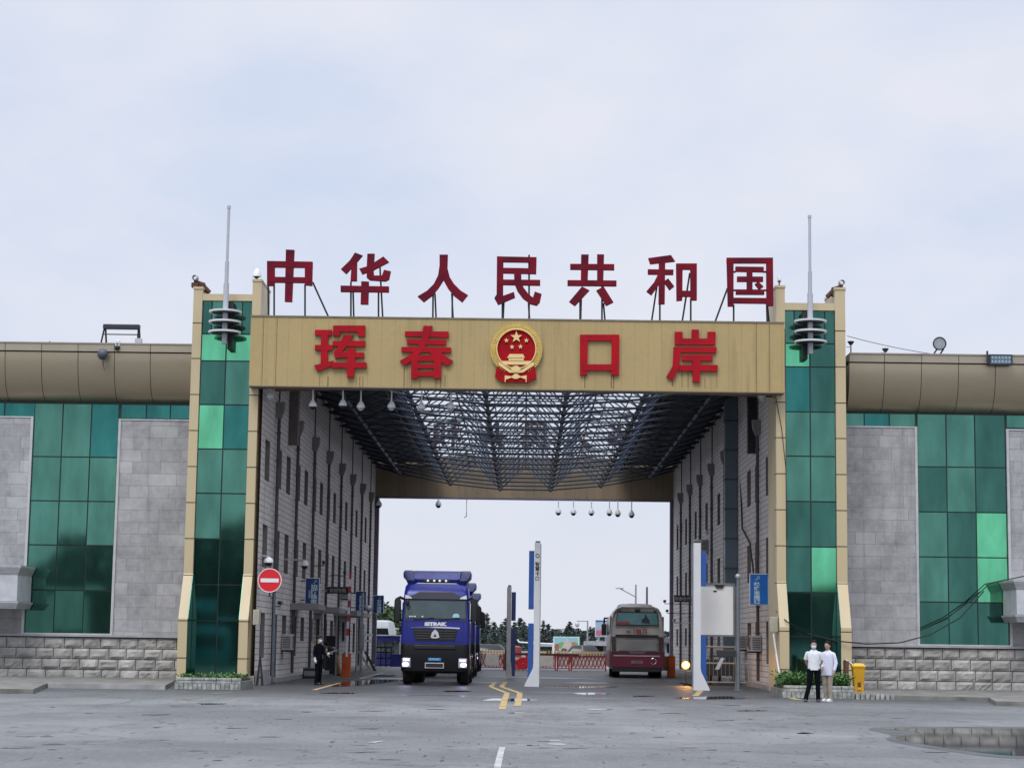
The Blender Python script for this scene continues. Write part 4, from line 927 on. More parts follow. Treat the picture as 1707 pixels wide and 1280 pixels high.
        wheel(t, s * 1.04, 1.45, .5, .32)
        for y in (4.9, 6.0): wheel(t, s * .93, y, .5, .56)
        m = MB(); m.box(*sorted((s * .62, s * 1.22)), 4.3, 6.6, 1.03, 1.08); m.build('mudguard', BLACK, t)
    m = MB(); m.box(-1.1, 1.1, .9, 1.05, .45, .7); m.box(-.9, .9, 4.85, 4.95, .45, .55); m.build('axle', BLACK, t)
    m = MB(); m.lathe([(.02, 1.12), (.5, 1.12), (.5, 1.2), (.02, 1.22)], (0, 5.4, 0), n=20); m.build('fifth_wheel', BLACK, t)
    return t
tr = truck(); tr.location = (at(724.5, 1100, 70.6).x, 70.6, 0); tr['label'] = 'front blue lorry with lit headlights, leading the queue'; tr['group'] = 'queue of blue lorries'
for (px, Yd, lab) in ((740, 85, 'second blue lorry in the queue, mostly hidden behind the front one'), (753.5, 104, 'last blue lorry in the queue, its right headlight and mirror showing')):
    pass
c = copy_tree(tr, loc=(at(793, 1050, 85).x - 1.27, 85, 0)); c['label'] = 'second blue lorry in the queue, mostly hidden behind the front one'
c = copy_tree(tr, loc=(at(801, 1050, 103).x - 1.27, 103, 0)); c['label'] = 'last blue lorry in the queue, its outer headlight and mirror showing'
for dx in (-1.04, 1.04):
    ld = bpy.data.lights.new('headlight_beam', 'SPOT'); ld.energy = 8; ld.color = (.65, .5, 1); ld.spot_size = R(90); ld.shadow_soft_size = .08
    lo = bpy.data.objects.new('headlight_beam', ld); COL.objects.link(lo); lo.location = (tr.location.x + dx, 70.3, .75); lo.rotation_euler = (R(80), 0, R(180))

# ------------------------------------------------------------------ bus (rear faces -Y)
BW = mat('coach_beige_paint', (.47, .45, .43), .35, .2, .12, .9, dirt=(.27, .25, .24)); BM = mat('coach_maroon_paint', (.15, .012, .04), .35, .1, .15, .9)
t = thing('coach', 'beige and maroon coach seen from behind in the right lane', 'bus', (0, 0, 0))
def busring(y, k=1.0, top=3.32, zlo=.42):
    pts = [(-1.26, zlo), (-1.27, 1.3), (-1.26, 1.9), (-1.2, 2.6), (-1.12, 3.0), (-.98, 3.22), (-.75, top), (.75, top), (.98, 3.22), (1.12, 3.0), (1.2, 2.6), (1.26, 1.9), (1.27, 1.3), (1.26, zlo)]
    return [Vector((x * k, y, .42 + (z - .42) * (k if z > 2 else 1))) for x, z in pts]
m = MB(); m.loft([busring(.10, .955), busring(.03, .985), busring(0.12, 1.0), busring(11.8), busring(12, .96)]); m.build('body', BW, t, 40)
fp = lambda m, poly, y0, y1: m.prism(poly, lambda u, v, d: (u, d, v), y0, y1)
m = MB(); fp(m, [(-1.21, .5), (1.21, .5), (1.23, 1.22), (.55, 1.22), (.4, 1.12), (-.4, 1.12), (-.55, 1.22), (-1.23, 1.22)], -.015, .05); m.build('rear_bumper', BM, t)
m = MB(); m.box(-1.29, -1.262, .1, 11.9, .5, 1.25); m.box(1.262, 1.29, .1, 11.9, .5, 1.25); m.build('side_skirt', BM, t)
m = MB(); fp(m, [(-1.1, 1.0), (1.05, 1.0), (1.05, 1.045), (-1.1, 1.05)], -.03, -.014); m.build('trim_strip', mat('coach_trim', (.5, .42, .42), .3, .5), t)
m = MB(); m.box(-1.15, 1.15, .0, .6, .28, .5, .02); m.build('under_bumper', BLACK, t)
m = MB(); fp(m, [(-1.02, 2.42), (1.02, 2.42), (1.0, 2.46), (.94, 3.05), (-.94, 3.05), (-1.0, 2.46)], .0, .03); m.build('window_seal', BLACK, t)
m = MB(); fp(m, [(-.97, 2.46), (.97, 2.46), (.90, 3.0), (-.90, 3.0)], -.012, -.001)
rw = m.build('rear_window', mat('rear_window_film', (.03, .15, .17), .12, 0, .5, 1.6, dirt=(.10, .20, .22)), t)
m = MB(); fp(m, [(-.95, 2.47), (-.3, 2.47), (-.4, 2.6), (-.93, 2.6)], -.016, -.013); m.build('film_patch', mat('film_red', (.25, .04, .05), .3), rw)
m = MB(); fp(m, [(.2, 2.55), (.6, 2.5), (.55, 2.7), (.45, 2.82), (.42, 2.95), (.35, 2.95), (.34, 2.8), (.2, 2.7)], -.016, -.013); m.build('film_patch', mat('film_dark', (.01, .02, .04), .3), rw)
m = MB(); fp(m, [(-1.02, 1.86), (1.0, 1.86), (1.0, 1.99), (-1.02, 2.0)], -.016, .02); m.build('louvre', BLACK, t)
m = MB(); fp(m, [(-.9, 1.26), (.9, 1.26), (.95, 1.78), (-.95, 1.78)], -.02, .01); m.build('engine_hatch', mat('hatch_grey', (.27, .26, .26), .45, .1, .2, 1), t)
m = MB(); fp(m, [(-1.18, 1.22), (-.42, 1.22), (-.3, 1.13), (.3, 1.13), (.42, 1.22), (1.18, 1.22), (1.18, 1.12), (-1.18, 1.12)], -.03, -.0151); m.build('dark_band', mat('band_plum', (.06, .015, .025), .4), t)
for s in (-1, 1):
    m = MB(); fp(m, sorted([(s * .99, 1.25), (s * 1.18, 1.25), (s * 1.2, 1.9), (s * 1.0, 1.9)], key=lambda p: 0), -.022, .03); m.build('tail_lamp', mat('tail_lamp_dark', (.03, .008, .01), .15), t)
    m = MB(); m.box(s * .82 - .07, s * .82 + .07, .005, .07, 3.08, 3.13, .01); m.build('marker_lamp', BLACK, t)
    m = MB()
    for k in range(6): m.box(*sorted((s * 1.2, s * 1.262)), .6 + k * 1.9, 2.3 + k * 1.9, 2.0, 2.85)
    m.build('side_window', GLASSD, t)
    for y in (3.2, 9.6): wheel(t, s * 1.0, y, .5, .5 if y < 5 else .3)
    m = MB(); m.tube([(s * 1.15, 11.8, 2.9), (s * 1.38, 12.2, 2.9), (s * 1.4, 12.3, 2.6)], .05, 6); m.box(s * 1.4 - .13, s * 1.4 + .13, 12.2, 12.35, 2.0, 2.6, .04); m.build('mirror', BLACK, t)
m = MB(); m.box(-.12, .12, -.06, .1, 3.08, 3.2, .02); m.build('rear_camera', BLACK, t)
m = MB(); m.loft([[Vector((x, y, z)) for x, y in rrect(0, 5.5, hx, 2.2, .3, 3)] for z, hx in ((3.33, .85), (3.45, .8), (3.5, .6))]); m.build('roof_unit', mat('roof_unit_white', (.4, .4, .45), .4), t, 40)
MAR = mat('number_red', (.28, .03, .03), .5)
text('fleet_number', 'BG', .15, mat('number_dark', (.08, .02, .02), .5), t, (-.4, -.0, 2.13), .004, .004); text('fleet_number', '198 П', .26, MAR, t, (.12, -.0, 2.15), .004, .012)
m = MB(); m.box(-.27, .27, -.03, -.016, .66, .8, .005); npb = m.build('number_plate', mat('plate_dull', (.2, .13, .14), .5), t)
text('plate_number', '198 П', .1, BLACK, npb, (0, -.033, .73), .001, .001)
m = MB(); m.lathe([(.12, -.018), (.14, -.022), (.15, -.016), (.12, -.014)], (.75, 0, .78), 'Y', 16, True); m.build('badge', CHROME, t)
t.location = (at(1061, 1100, 91.6).x + .03, 91.6, 0); t.rotation_euler = (0, 0, -R(1.6)); t.scale = (1.0, 1, 1.0)

# ------------------------------------------------------------------ lane pillars
PB = mat('pillar_blue', (.02, .09, .33), .45, .1, .08); PBD = mat('pillar_navy', (.012, .03, .13), .5)
PW = mat('pillar_white', (.62, .63, .65), .4, 0, .05)
def pillar(px, py, H, w, flip, lab, white=PW, blue=PB, words=False, panels=((.17, 2.1), (2.65, 4.85)), Y=None):
    p = gr(px, py); Y = p.y if Y is None else Y; p = at(px, py, Y); p.z = 0
    t = thing('lane_pillar', lab, 'lane pillar', p, 'white and blue lane pillars'); f = flip
    m = MB(); ft = 1.0 if white is PW else .25; fx = [(0, 0), (-f * (w + .32 * ft), 0), (-f * (w + .30 * ft), .07), (-f * (w + .03), .62), (-f * w, .74), (-f * w, H), (0, H)]
    m.prism(fx, lambda u, v, d: (u, d, v), -.13, .13); m.build('column', white, t)
    m = MB(); m.prism([(-f * w * .95, H), (0, H), (-f * .02, H + .05), (-f * w * .8, H + .05)], lambda u, v, d: (u, d, v), -.12, .12); m.build('cap', BLACK, t)
    for a, b in panels:
        m = MB(); m.box(*sorted((-f * (w + .01), -f * (w + .2))), -.1, .16, a, b, .01); m.build('blue_panel', blue, t)
    m = MB(); m.box(*sorted((0, f * .03)), -.12, .12, .1, H - .05); m.build('edge_strip', GREY, t)
    if words: text('pillar_lettering', '智慧卡口', .17, BLACK, t, (-f * w / 2, -.134, H - 1.05), .002, .003, True, 1.0); m = MB(); m.lathe([(.05, -.131), (.075, -.131), (.075, -.137), (.05, -.137)], (-f * w / 2, 0, H - .48), 'Y', 16, True); m.build('pillar_logo', BLACK, t)
    return t
pillar(898.3, 1144, 5.15, .21, 1, 'tall white pillar with blue side panels and small black lettering between the lanes', words=True, panels=((.17, 2.25), (2.75, 4.85)))
pillar(1155.5, 1150, 5.1, .25, -1, 'tall white pillar with blue side panels beside the blank notice board', panels=((.17, 1.9), (3.6, 4.8)))
pillar(844.5, 1131, 4.0, .16, -1, 'grey and navy lane pillar with a dark foot, standing farther back', mat('pillar_grey', (.34, .35, .38), .5), PBD, panels=((.1, 2.15), (2.5, 3.75)), Y=86)
# ------------------------------------------------------------------ people
SKIN = mat('skin', (.45, .27, .20), .5, 0, .05, 6); HAIRM = mat('black_hair', (.008, .007, .007), .7, spec=.15)
def etube(m, pts, rads, n=10, caps=True):
    pts = [Vector(p) for p in pts]; rings = []
    for i, p in enumerate(pts):
        d = (pts[min(i + 1, len(pts) - 1)] - pts[max(i - 1, 0)]).normalized()
        a = Vector((1, 0, 0)); a = (a - d * a.dot(d))
        if a.length < .25: a = Vector((0, 1, 0)); a = a - d * a.dot(d)
        a.normalize(); b = d.cross(a); ra, rb = rads[i] if isinstance(rads[i], tuple) else (rads[i], rads[i])
        rings.append([p + a * math.cos(t) * ra + b * math.sin(t) * rb for t in [2 * math.pi * k / n for k in range(n)]])
    m.loft(rings, caps); return m
def skin_mesh(V, E, Rd, sub=1):
    me = bpy.data.meshes.new('sk'); me.from_pydata(V, E, []); o = bpy.data.objects.new('sk', me); COL.objects.link(o)
    md = o.modifiers.new('s', 'SKIN'); o.modifiers.new('u', 'SUBSURF').levels = sub
    for i, r in enumerate(Rd): me.skin_vertices[0].data[i].radius = r if isinstance(r, tuple) else (r, r)
    me.skin_vertices[0].data[0].use_root = True
    md.use_smooth_shade = True
    dg = bpy.context.evaluated_depsgraph_get(); ev = o.evaluated_get(dg); r = bpy.data.meshes.new_from_object(ev)
    vs = [v.co.copy() for v in r.vertices]; fs = [tuple(p.vertices) for p in r.polygons]
    bpy.data.objects.remove(o); bpy.data.meshes.remove(me); bpy.data.meshes.remove(r); return vs, fs
def person(loc, rz, label, H, J={}, top=None, bottom=None, shoes=None, mask=None, hat=False, sleeve='short', coat=0, hold=None, group=None, turn=0, badges=None):
    s = H / 1.72; V = lambda *p: Vector(p)
    j = dict(pel=(0, 0, .93), spi=(0, 0, 1.12), che=(0, 0, 1.33), nb=(0, .01, 1.45), nk=(0, 0, 1.51), hd=(0, -.015, 1.61),
             shL=(.17, .01, 1.40), elL=(.22, .03, 1.13), wrL=(.23, -.04, .89), shR=(-.17, .01, 1.40), elR=(-.22, .03, 1.13), wrR=(-.23, -.04, .89),
             hiL=(.09, 0, .90), knL=(.1, -.02, .49), anL=(.1, .02, .08), hiR=(-.09, 0, .90), knR=(-.1, -.02, .49), anR=(-.1, .02, .08))
    j.update(J); j = {k: V(*v) * s for k, v in j.items()}
    t = thing('person', label, 'person', loc, group, rz)
    # body: one skinned surface with fingers
    names = ['pel', 'spi', 'che', 'nb', 'nk', 'hd', 'shL', 'elL', 'wrL', 'shR', 'elR', 'wrR', 'hiL', 'knL', 'anL', 'hiR', 'knR', 'anR']
    rad = [(.12, .09), (.11, .085), (.13, .09), (.07, .06), .05, .06, .038, .036, .026, .038, .036, .026, .08, .055, .038, .08, .055, .038]
    ed = [(0, 1), (1, 2), (2, 3), (3, 4), (4, 5), (2, 6), (6, 7), (7, 8), (2, 9), (9, 10), (10, 11), (0, 12), (12, 13), (13, 14), (0, 15), (15, 16), (16, 17)]
    P = [j[n] for n in names]; Rr = [tuple(x * s for x in r) if isinstance(r, tuple) else r * s for r in rad]; E = list(ed)
    for w, el, sg in ((8, 7, 1), (11, 10, -1)):
        d = (P[w] - P[el]).normalized(); side = d.cross(Vector((0, -1, 0)));
        if side.length < .1: side = Vector((1, 0, 0))
        side.normalize(); nrm = d.cross(side).normalized()
        palm = P[w] + d * .07 * s; P.append(palm); Rr.append((.032 * s, .018 * s)); pi = len(P) - 1; E.append((w, pi))
        for k, (o_, L) in enumerate(((-.026, .062), (-.009, .072), (.009, .068), (.026, .054))):
            a = palm + d * .025 * s + side * o_ * s; b = a + (d * .9 + nrm * .25).normalized() * L * .5 * s; c = b + (d * .6 + nrm * .7).normalized() * L * .5 * s
            n0 = len(P); P += [a, b, c]; Rr += [.0095 * s, .009 * s, .008 * s]; E += [(pi, n0), (n0, n0 + 1), (n0 + 1, n0 + 2)]
        a = P[w] + d * .03 * s - side * .03 * s; b = a + (d - side * .8).normalized() * .035 * s; n0 = len(P); P += [a, b]; Rr += [.011 * s, .009 * s]; E += [(w, n0), (n0, n0 + 1)]
    vs, fs = skin_mesh(P, E, Rr)
    m = MB(); m.add(vs, fs)
    hc = j['hd']; rot = Matrix.Rotation(turn, 3, 'Z')
    def H_(m_, c, r, sq, n=14, k=10):
        mm = MB(); mm.sphere(c, r, sq, n, k); m_.add([hc + rot @ (v * s) for v in mm.v], mm.f)
    H_(m, (0, 0, .015), .105, (.78, .93, 1.1)); H_(m, (0, -.02, -.055), .07, (.82, .95, .85)); H_(m, (0, -.10, -.01), .022, (.6, .9, 1.2), 8, 6)
    for x in (-1, 1): H_(m, (x * .082, .01, -.005), .022, (.4, .8, 1.3), 8, 6)
    body = m.build('body', SKIN, t, 70)
    m = MB()
    for x in (-1, 1): H_(m, (x * .033, -.088, .018), .011, (1.3, .5, .6), 8, 5)
    H_(m, (0, -.088, -.06), .02, (1.2, .3, .25), 8, 5)
    if not mask: m.build('face_features', mat('feature_dark', (.06, .02, .02), .5), body)
    else:
        m.build('face_features', mat('feature_dark', (.06, .02, .02), .5), body)
        m = MB(); H_(m, (0, -.035, -.05), .083, (.85, .93, .78)); m.build('face_mask', mask, t, 60)
    m = MB(); H_(m, (0, .022, .045), .112, (.82, .95, .98)); H_(m, (0, -.05, .095), .06, (1.1, .8, .5))
    m.build('hair', HAIRM, t, 60)
    if hat:
        m = MB(); H_(m, (0, 0, .10), .115, (.92, 1.0, .5)); H_(m, (0, -.09, .075), .06, (1.2, .8, .18)); m.build('cap', mat('cap_black', (.008, .008, .014), .6), t, 60)
    # clothes
    m = MB(); c = coat
    pth = [j['pel'] - (j['spi'] - j['pel']).normalized() * (.03 + .14 * (c > 0)) * s, j['pel'] + (j['spi'] - j['pel']) * .3, j['spi'], j['che'], j['che'].lerp(j['nb'], .6), j['nb'] - Vector((0, 0, .01)) * s, j['nb'] + (j['nk'] - j['nb']) * .55]
    k = 1 + c
    etube(m, pth, [(.178 * s * k, .125 * s * k), (.168 * s * k, .118 * s * k), (.163 * s * k, .112 * s), (.182 * s, .120 * s), (.172 * s, .102 * s), (.118 * s, .08 * s), (.062 * s, .058 * s)], 16)
    for sd_ in 'LR':
        sh, el, wr = j['sh' + sd_], j['el' + sd_], j['wr' + sd_]; inn = sh * .55 + j['che'] * .33 + j['nb'] * .12
        if sleeve == 'short': mid = sh.lerp(el, .75); inn = sh + (j['che'] - sh) * .28 + Vector((0, 0, .02)) * s; etube(m, [inn, sh.lerp(el, .10), sh.lerp(el, .4), mid], [.045 * s, .062 * s, .066 * s, .07 * s], 10)
        else: inn = sh + (j['che'] - sh) * .28 + Vector((0, 0, .02)) * s; etube(m, [inn, sh.lerp(el, .10), sh.lerp(el, .5), el, el.lerp(wr, .5), wr], [.045 * s, .062 * s, .062 * s, .057 * s, .05 * s, .043 * s], 10)
    m.build('jacket' if coat else 'shirt', top, t, 55)
    m = MB(); etube(m, [(0, .0, 1.42 * s), (0, -.005, 1.475 * s)] if not J.get('nb') else [j['nb'], j['nb'].lerp(j['nk'], .6)], [(.09 * s, .075 * s), (.066 * s, .062 * s)], 14); m.build('collar', top, t, 50)
    m = MB(); pc = (j['hiL'] + j['hiR']) / 2
    etube(m, [pc - Vector((0, 0, .06)) * s, pc, j['pel'] + (j['spi'] - j['pel']) * .25], [(.15 * s, .11 * s), (.165 * s, .118 * s), (.150 * s, .105 * s)], 14)
    for sd_ in 'LR':
        hi, kn, an = j['hi' + sd_], j['kn' + sd_], j['an' + sd_]
        etube(m, [hi + Vector((0, 0, .03)) * s, hi.lerp(kn, .35), kn, kn.lerp(an, .5), an + Vector((0, 0, -.02)) * s], [.098 * s, .09 * s, .07 * s, .064 * s, .066 * s], 12)
    m.build('trousers', bottom, t, 55)
    for sd_ in 'LR':
        an = j['an' + sd_]; m = MB(); b = Vector((an.x, an.y, 0))
        m.loft([[b + Vector((x * s, y * s, z * s)) for x, y in rrect(0, -.065, hx, hy, .035, 3)] for z, hx, hy in ((.0, .045, .135), (.03, .05, .14), (.06, .043, .115), (.09, .036, .07))]); m.build('shoe', shoes, t, 50)
    if badges:
        m = MB()
        for x in (-.14, .14): m.box(x * s - .03, x * s + .03, -.03, .03, 1.455 * s, 1.47 * s)
        m.build('shoulder_board', badges, t)
    return t
WSH = mat('white_shirt', (.72, .74, .78), .8, 0, .1, 9, bs=1.0); WJK = mat('white_jacket', (.66, .68, .82), .8, 0, .1, 9, bs=1.0); NAVY = mat('black_uniform', (.005, .006, .01), .85, 0, .1, 8, spec=.05)
MASK = mat('pale_blue_mask', (.55, .68, .75), .8, 0, .03); KHA = mat('khaki_cloth', (.42, .36, .30), .85, 0, .2, 6, bs=1.0); BSH = mat('black_shoe', (.012, .012, .014), .35); WSHO = mat('white_shoe', (.7, .7, .72), .5)
p = gr(1357, 1169.5); s_ = p.y / 3245
person(p, R(-6), 'person in white shirt, black trousers and pale blue mask by the right planter', 99 * s_,
       dict(elR=(-.23, .10, 1.14), wrR=(-.12, .19, .95), elL=(.24, .08, 1.13), wrL=(.12, .16, .93), hiR=(-.10, 0, .9), knR=(-.13, -.03, .48), anR=(-.24, .0, .08), hiL=(.09, 0, .9), knL=(.11, -.02, .49), anL=(.12, .05, .08)),
       WSH, NAVY, BSH, MASK, badges=NAVY)
p = gr(1380.5, 1169); s_ = p.y / 3245
person(p, R(-38), 'person in loose white jacket, khaki trousers and white shoes beside the masked one', 97 * s_,
       dict(elR=(-.24, .02, 1.12), wrR=(-.12, -.16, .98), elL=(.25, .03, 1.12), wrL=(.24, -.06, .90), anL=(.07, .03, .08), anR=(-.07, .0, .08), knL=(.08, -.03, .49), knR=(-.08, -.03, .49)),
       WJK, KHA, WSHO, None, sleeve='long', coat=.12)
p = gr(530, 1141); s_ = p.y / 3245
t = person(p, R(60), 'person in black uniform and white gloves holding out a paper on the left', 79 * s_,
       dict(elL=(.20, -.06, 1.14), wrL=(.12, -.30, 1.06), elR=(-.22, .04, 1.13), wrR=(-.24, -.04, .90)), NAVY, NAVY, BSH, WSH, hat=True, sleeve='long')
m = MB(); etube(m, [(.13, -.27, 1.05), (.11, -.36, 1.09)], [.03, .045], 8); m.build('glove', WSH, t, 50); m = MB(); etube(m, [(-.24, -.02, .95), (-.245, -.05, .78)], [.035, .045], 8); m.build('glove', WSH, t, 50)
pg = MB(); w_ = p + Matrix.Rotation(R(60), 3, 'Z') @ Vector((.11, -.36, 1.1)); o = thing('paper', 'sheet of white paper in the gloved hand of the black uniformed person', 'paper', w_, None, R(60))
pg.add([(-.1, -.02, 0), (.1, -.02, .0), (.1, -.32, .1), (-.1, -.32, .1), (-.1, -.02, .004), (.1, -.02, .004), (.1, -.32, .104), (-.1, -.32, .104)], [(0, 1, 2, 3), (4, 5, 6, 7), (0, 1, 5, 4), (1, 2, 6, 5), (2, 3, 7, 6), (3, 0, 4, 7)]); pg.build('sheet', WHITE, o)
p = at(561, 1118, 87); p.z = 0
person(p, R(-90), 'person in dark shirt and tan trousers bending forward behind the uniformed one', 1.66,
       dict(pel=(0, .02, .93), spi=(0, -.12, 1.08), che=(0, -.30, 1.2), nb=(0, -.40, 1.27), nk=(0, -.45, 1.31), hd=(0, -.53, 1.36), shL=(.17, -.34, 1.24), elL=(.2, -.38, .98), wrL=(.16, -.58, .95), shR=(-.17, -.34, 1.24), elR=(-.2, -.38, .98), wrR=(-.16, -.6, .98),
            hiL=(.09, .02, .9), hiR=(-.09, .02, .9), knR=(-.09, .02, .49), knL=(.09, .10, .49), anL=(.1, .22, .08), anR=(-.1, .05, .08)), mat('charcoal_shirt', (.03, .03, .035), .8), mat('tan_cloth', (.42, .27, .18), .85), BSH, None, sleeve='short')

# ------------------------------------------------------------------ left side street things
def signboard(name, lab, x0, x1, z0, z1, Y, col, words, size, group=None, wall=None, rim=WHITE, sub=None, sx=0):
    t = thing(name, lab, 'sign', ((x0 + x1) / 2, Y, z0), group); m = MB(t)
    m.box(x0, x1, Y, Y + .09, z0, z1, .012); m.build('rim', rim)
    m = MB(t); m.box(x0 + .025, x1 - .025, Y - .006, Y + .001, z0 + .025, z1 - .025); f_ = m.build('face', col)
    T_ = mat('sign_white_text', (.6, .8, .9), .5)
    text('sign_lettering', words, size, T_, t, (sx, -.010, (z1 - z0) * .38), .002, .009, True, 1.0, sx=1.4)
    if sub: text('small_lettering', sub, size * .42, T_, t, (-sx * 1.4 if sx else -.17, -.010, (z1 - z0) * .38), .002, .001, True, 1)
    m = MB(); m.lathe([(.035, -.005), (.05, -.005), (.05, -.011), (.035, -.011)], (sx + .06, 0, (z1 - z0) * .88), 'Y', 14, True); m.prism([(sx - .07, (z1 - z0) * .80), (sx - .02, (z1 - z0) * .79), (sx + .05, (z1 - z0) * .84), (sx - .02, (z1 - z0) * .82)], lambda u, v, d: (u, d, v), -.011, -.007); m.build('logo', T_, t)
    if wall is not None:
        m = MB(t)
        for z in (z0 + .15, z1 - .15): m.box(*sorted((wall, x0 if wall < x0 else x1)), Y + .02, Y + .07, z, z + .05)
        m.build('bracket', BLACK)
    return t
SB = mat('sign_blue_dark', (.008, .045, .21), .4); SBB = mat('sign_blue_bright', (.008, .16, .56), .35)
def rect(px0, px1, py0, py1, Y): a, b = at(px0, py1, Y), at(px1, py0, Y); return a.x, b.x, a.z, b.z
x0, x1, z0, z1 = rect(508, 533, 1007, 963, 80.2); x0, x1, z0, z1 = rect(508, 533, 963, 1007, 80.2)
signboard('wall_sign', 'dark blue vertical sign nearest the viewer on the left passage wall', x0, x1, z0, z1, 80.2, SB, '边防检查', .2, 'blue signs in the passage', XL, sub='出境通道', sx=.08)
x0, x1, z0, z1 = rect(592, 611, 985, 1018, 103); signboard('wall_sign', 'dark blue vertical sign in the middle of the left passage wall row', x0, x1, z0, z1, 103, SB, '旅客通道', .2, 'blue signs in the passage', XL, sx=.05)
x0, x1, z0, z1 = rect(621.5, 640, 992, 1022, 118); signboard('wall_sign', 'dark blue vertical sign at the far end of the passage against the sky', x0, x1, z0, z1, 118, SB, '货车通道', .2, 'blue signs in the passage', XL, sx=.05)
x0, x1, z0, z1 = rect(1249.5, 1281, 956, 1008, 71.8); signboard('wall_sign', 'bright blue vertical sign with white rim on the right passage wall', x0, x1, z0, z1, 71.8, SBB, '机动车通道', .155, 'blue signs in the passage', XR, sub=None, sx=-.08)
# no entry
c = at(449.5, 967, 66.85); t = thing('no_entry_sign', 'round red no-entry sign with a white bar on the left passage wall', 'road sign', c)
m = MB(); m.lathe([(.02, 0), (.405, 0), (.415, .01), (.415, .02), (.02, .025)], n=40, axis='Y'); m.build('disc', mat('roadsign_red', (.62, .01, .02), .35, 0, .03), t)
m = MB(); m.lathe([(.385, -.004), (.41, -.004), (.41, .004), (.385, .004)], n=40, axis='Y', ring=True); m.build('rim', WHITE, t)
m = MB(); m.box(-.31, .31, -.006, -.001, -.065, .065, .0); m.build('bar', WHITE, t)
m = MB();  m.tube([(-.3, .05, .0), (XL - c.x - .02, .5, 0)], .02, 6); m.box(-.02, .02, .03, .08, -.55, .5); m.build('bracket', BLACK, t)
# pole below the no entry sign
p = at(452, 1118, 70); t = thing('pole', 'thin grey pole rising to the no-entry sign', 'pole', (p.x + .05, 70, 0)); m = MB(); m.tube([(0, 0, 0), (0, 0, 3.2)], .045, 8); m.build('post', mat('pole_bluegrey', (.2, .23, .27), .5, .3), t); m = MB(); m.box(-.12, .12, -.12, .12, 0, .04); m.build('foot', PIPE, t)
def walldome(px, py, Y, lab, wallx, s=1.3):
    p = at(px, py, Y); t = thing('dome_camera', lab, 'security camera', p); dx = wallx - p.x
    m = MB(); m.tube([(0, 0, 0), (0, 0, .06), (dx, 0, .08)], .03, 6); m.build('arm', LGREY, t)
    m = MB(); m.lathe([(.03, .05), (.1 * s, -.02), (.13 * s, -.1), (.13 * s, -.16)], n=12); m.build('housing', WHITE, t, 40); m = MB(); m.sphere((0, 0, -.16), .1 * s, n=10); m.build('lens_dome', BLACK, t, 60); return t
walldome(508, 936, 74.5, 'white dome camera on a long horizontal arm on the left passage wall', XL)
walldome(448, 930, 67.8, 'white dome camera just above the no-entry sign', XL)
def bullet(px, py, Y, lab, wallx, L=.4, col=WHITE, yaw=0):
    p = at(px, py, Y); t = thing('bullet_camera', lab, 'security camera', p); dx = wallx - p.x
    m = MB(); m.loft([[Vector((x, y, z)) for x, z in rrect(0, 0, .06, .055, .02, 2)] for y in (-L / 2, L / 2)]); m.box(-.07, .07, -L / 2 - .05, L / 2, .056, .07); m.build('housing', col, t)
    m = MB(); m.lathe([(.045, -L / 2 - .012), (.045, -L / 2)], axis='Y', n=10); m.build('lens', BLACK, t)
    m = MB(); m.tube([(0, 0, -.05), (0, .05, -.12), (dx, .05, -.12)], .02, 5); m.build('arm', col, t); return t
bullet(446, 850, 69.4, 'white bullet camera high on the left passage wall near the front', XL)
bullet(467, 1005, 71.5, 'dark bullet camera below the no-entry sign on the left wall', XL, .55, DARK)
bullet(575, 955, 92, 'dark bullet camera above the message board on the left wall', XL, .5, DARK)
bullet(540, 938, 85, 'dark bullet camera on the left wall between window rows', XL, .5, DARK)
bullet(1128, 876, 112, 'pale camera box high at the far end of the right wall', XR, .6)
bullet(1177, 885, 96, 'camera box on a bracket high on the right wall above the pillar', XR, .7, LGREY)
bullet(1108, 1002, 105, 'dark camera at the tip of the right wall bracket cluster', XR, .6, DARK); bullet(1112, 1018, 104, 'dark camera in the lower tier of the right wall bracket cluster', XR, .5, DARK); bullet(1124, 1034, 103, 'pale camera in the lower tier of the right wall bracket cluster', XR, .5, LGREY)
# left utility boxes
for px, py0, py1, w, Y, lab in ((427, 1016, 1041, 11, 66.2, 'beige meter box on the inner pilaster of the left tower'), (1290, 1028, 1053, 13, 66.6, 'beige meter box on the inner pilaster of the right tower')):
    a, b = at(px - w / 2, py1, Y), at(px + w / 2, py0, Y)
    t = thing('meter_box', lab, 'meter box', ((a.x + b.x) / 2, Y, a.z)); m = MB(t); m.box(a.x, b.x, Y - .05, Y + .4, a.z, b.z, .01); m.build('cabinet', mat('beige_box', (.45, .42, .33), .5)); m = MB(t); m.box(a.x + .02, b.x - .02, Y - .056, Y - .049, a.z + .03, b.z - .03); m.box((a.x + b.x) / 2 - .01, (a.x + b.x) / 2 + .01, Y - .062, Y - .056, a.z + .1, b.z - .1); m.build('lid', mat('beige_lid', (.40, .37, .29), .5))
# AC units
def acunit(X, Y, z, s, lab):
    t = thing('air_conditioner', lab, 'air conditioner', (X, Y, z)); m = MB(); m.box(*sorted((0, s * .38)), -.42, .42, 0, .6, .02); m.build('housing', mat('ac_white', (.5, .5, .5), .5, 0, .15, 2), t)
    x = s * .385; m = MB(); m.lathe([(.22, 0), (.24, 0), (.24, s * .01), (.22, s * .01)], (x, -.1, .3), 'X', 24, True); m.box(*sorted((x, x + s * .008)), .2, .38, .06, .54); m.build('grille', DARK, t)
    m = MB()
    for k in range(7): m.box(s * .04 + min(0, s * .3), s * .04 + max(0, s * .3), -.428, -.421, .08 + k * .065, .11 + k * .065)
    m.build('side_louvre', DARK, t)
    m = MB(); m.box(*sorted((0, s * .45)), -.35, -.3, -.06, 0); m.box(*sorted((0, s * .45)), .3, .35, -.06, 0); m.build('bracket', BLACK, t); return t
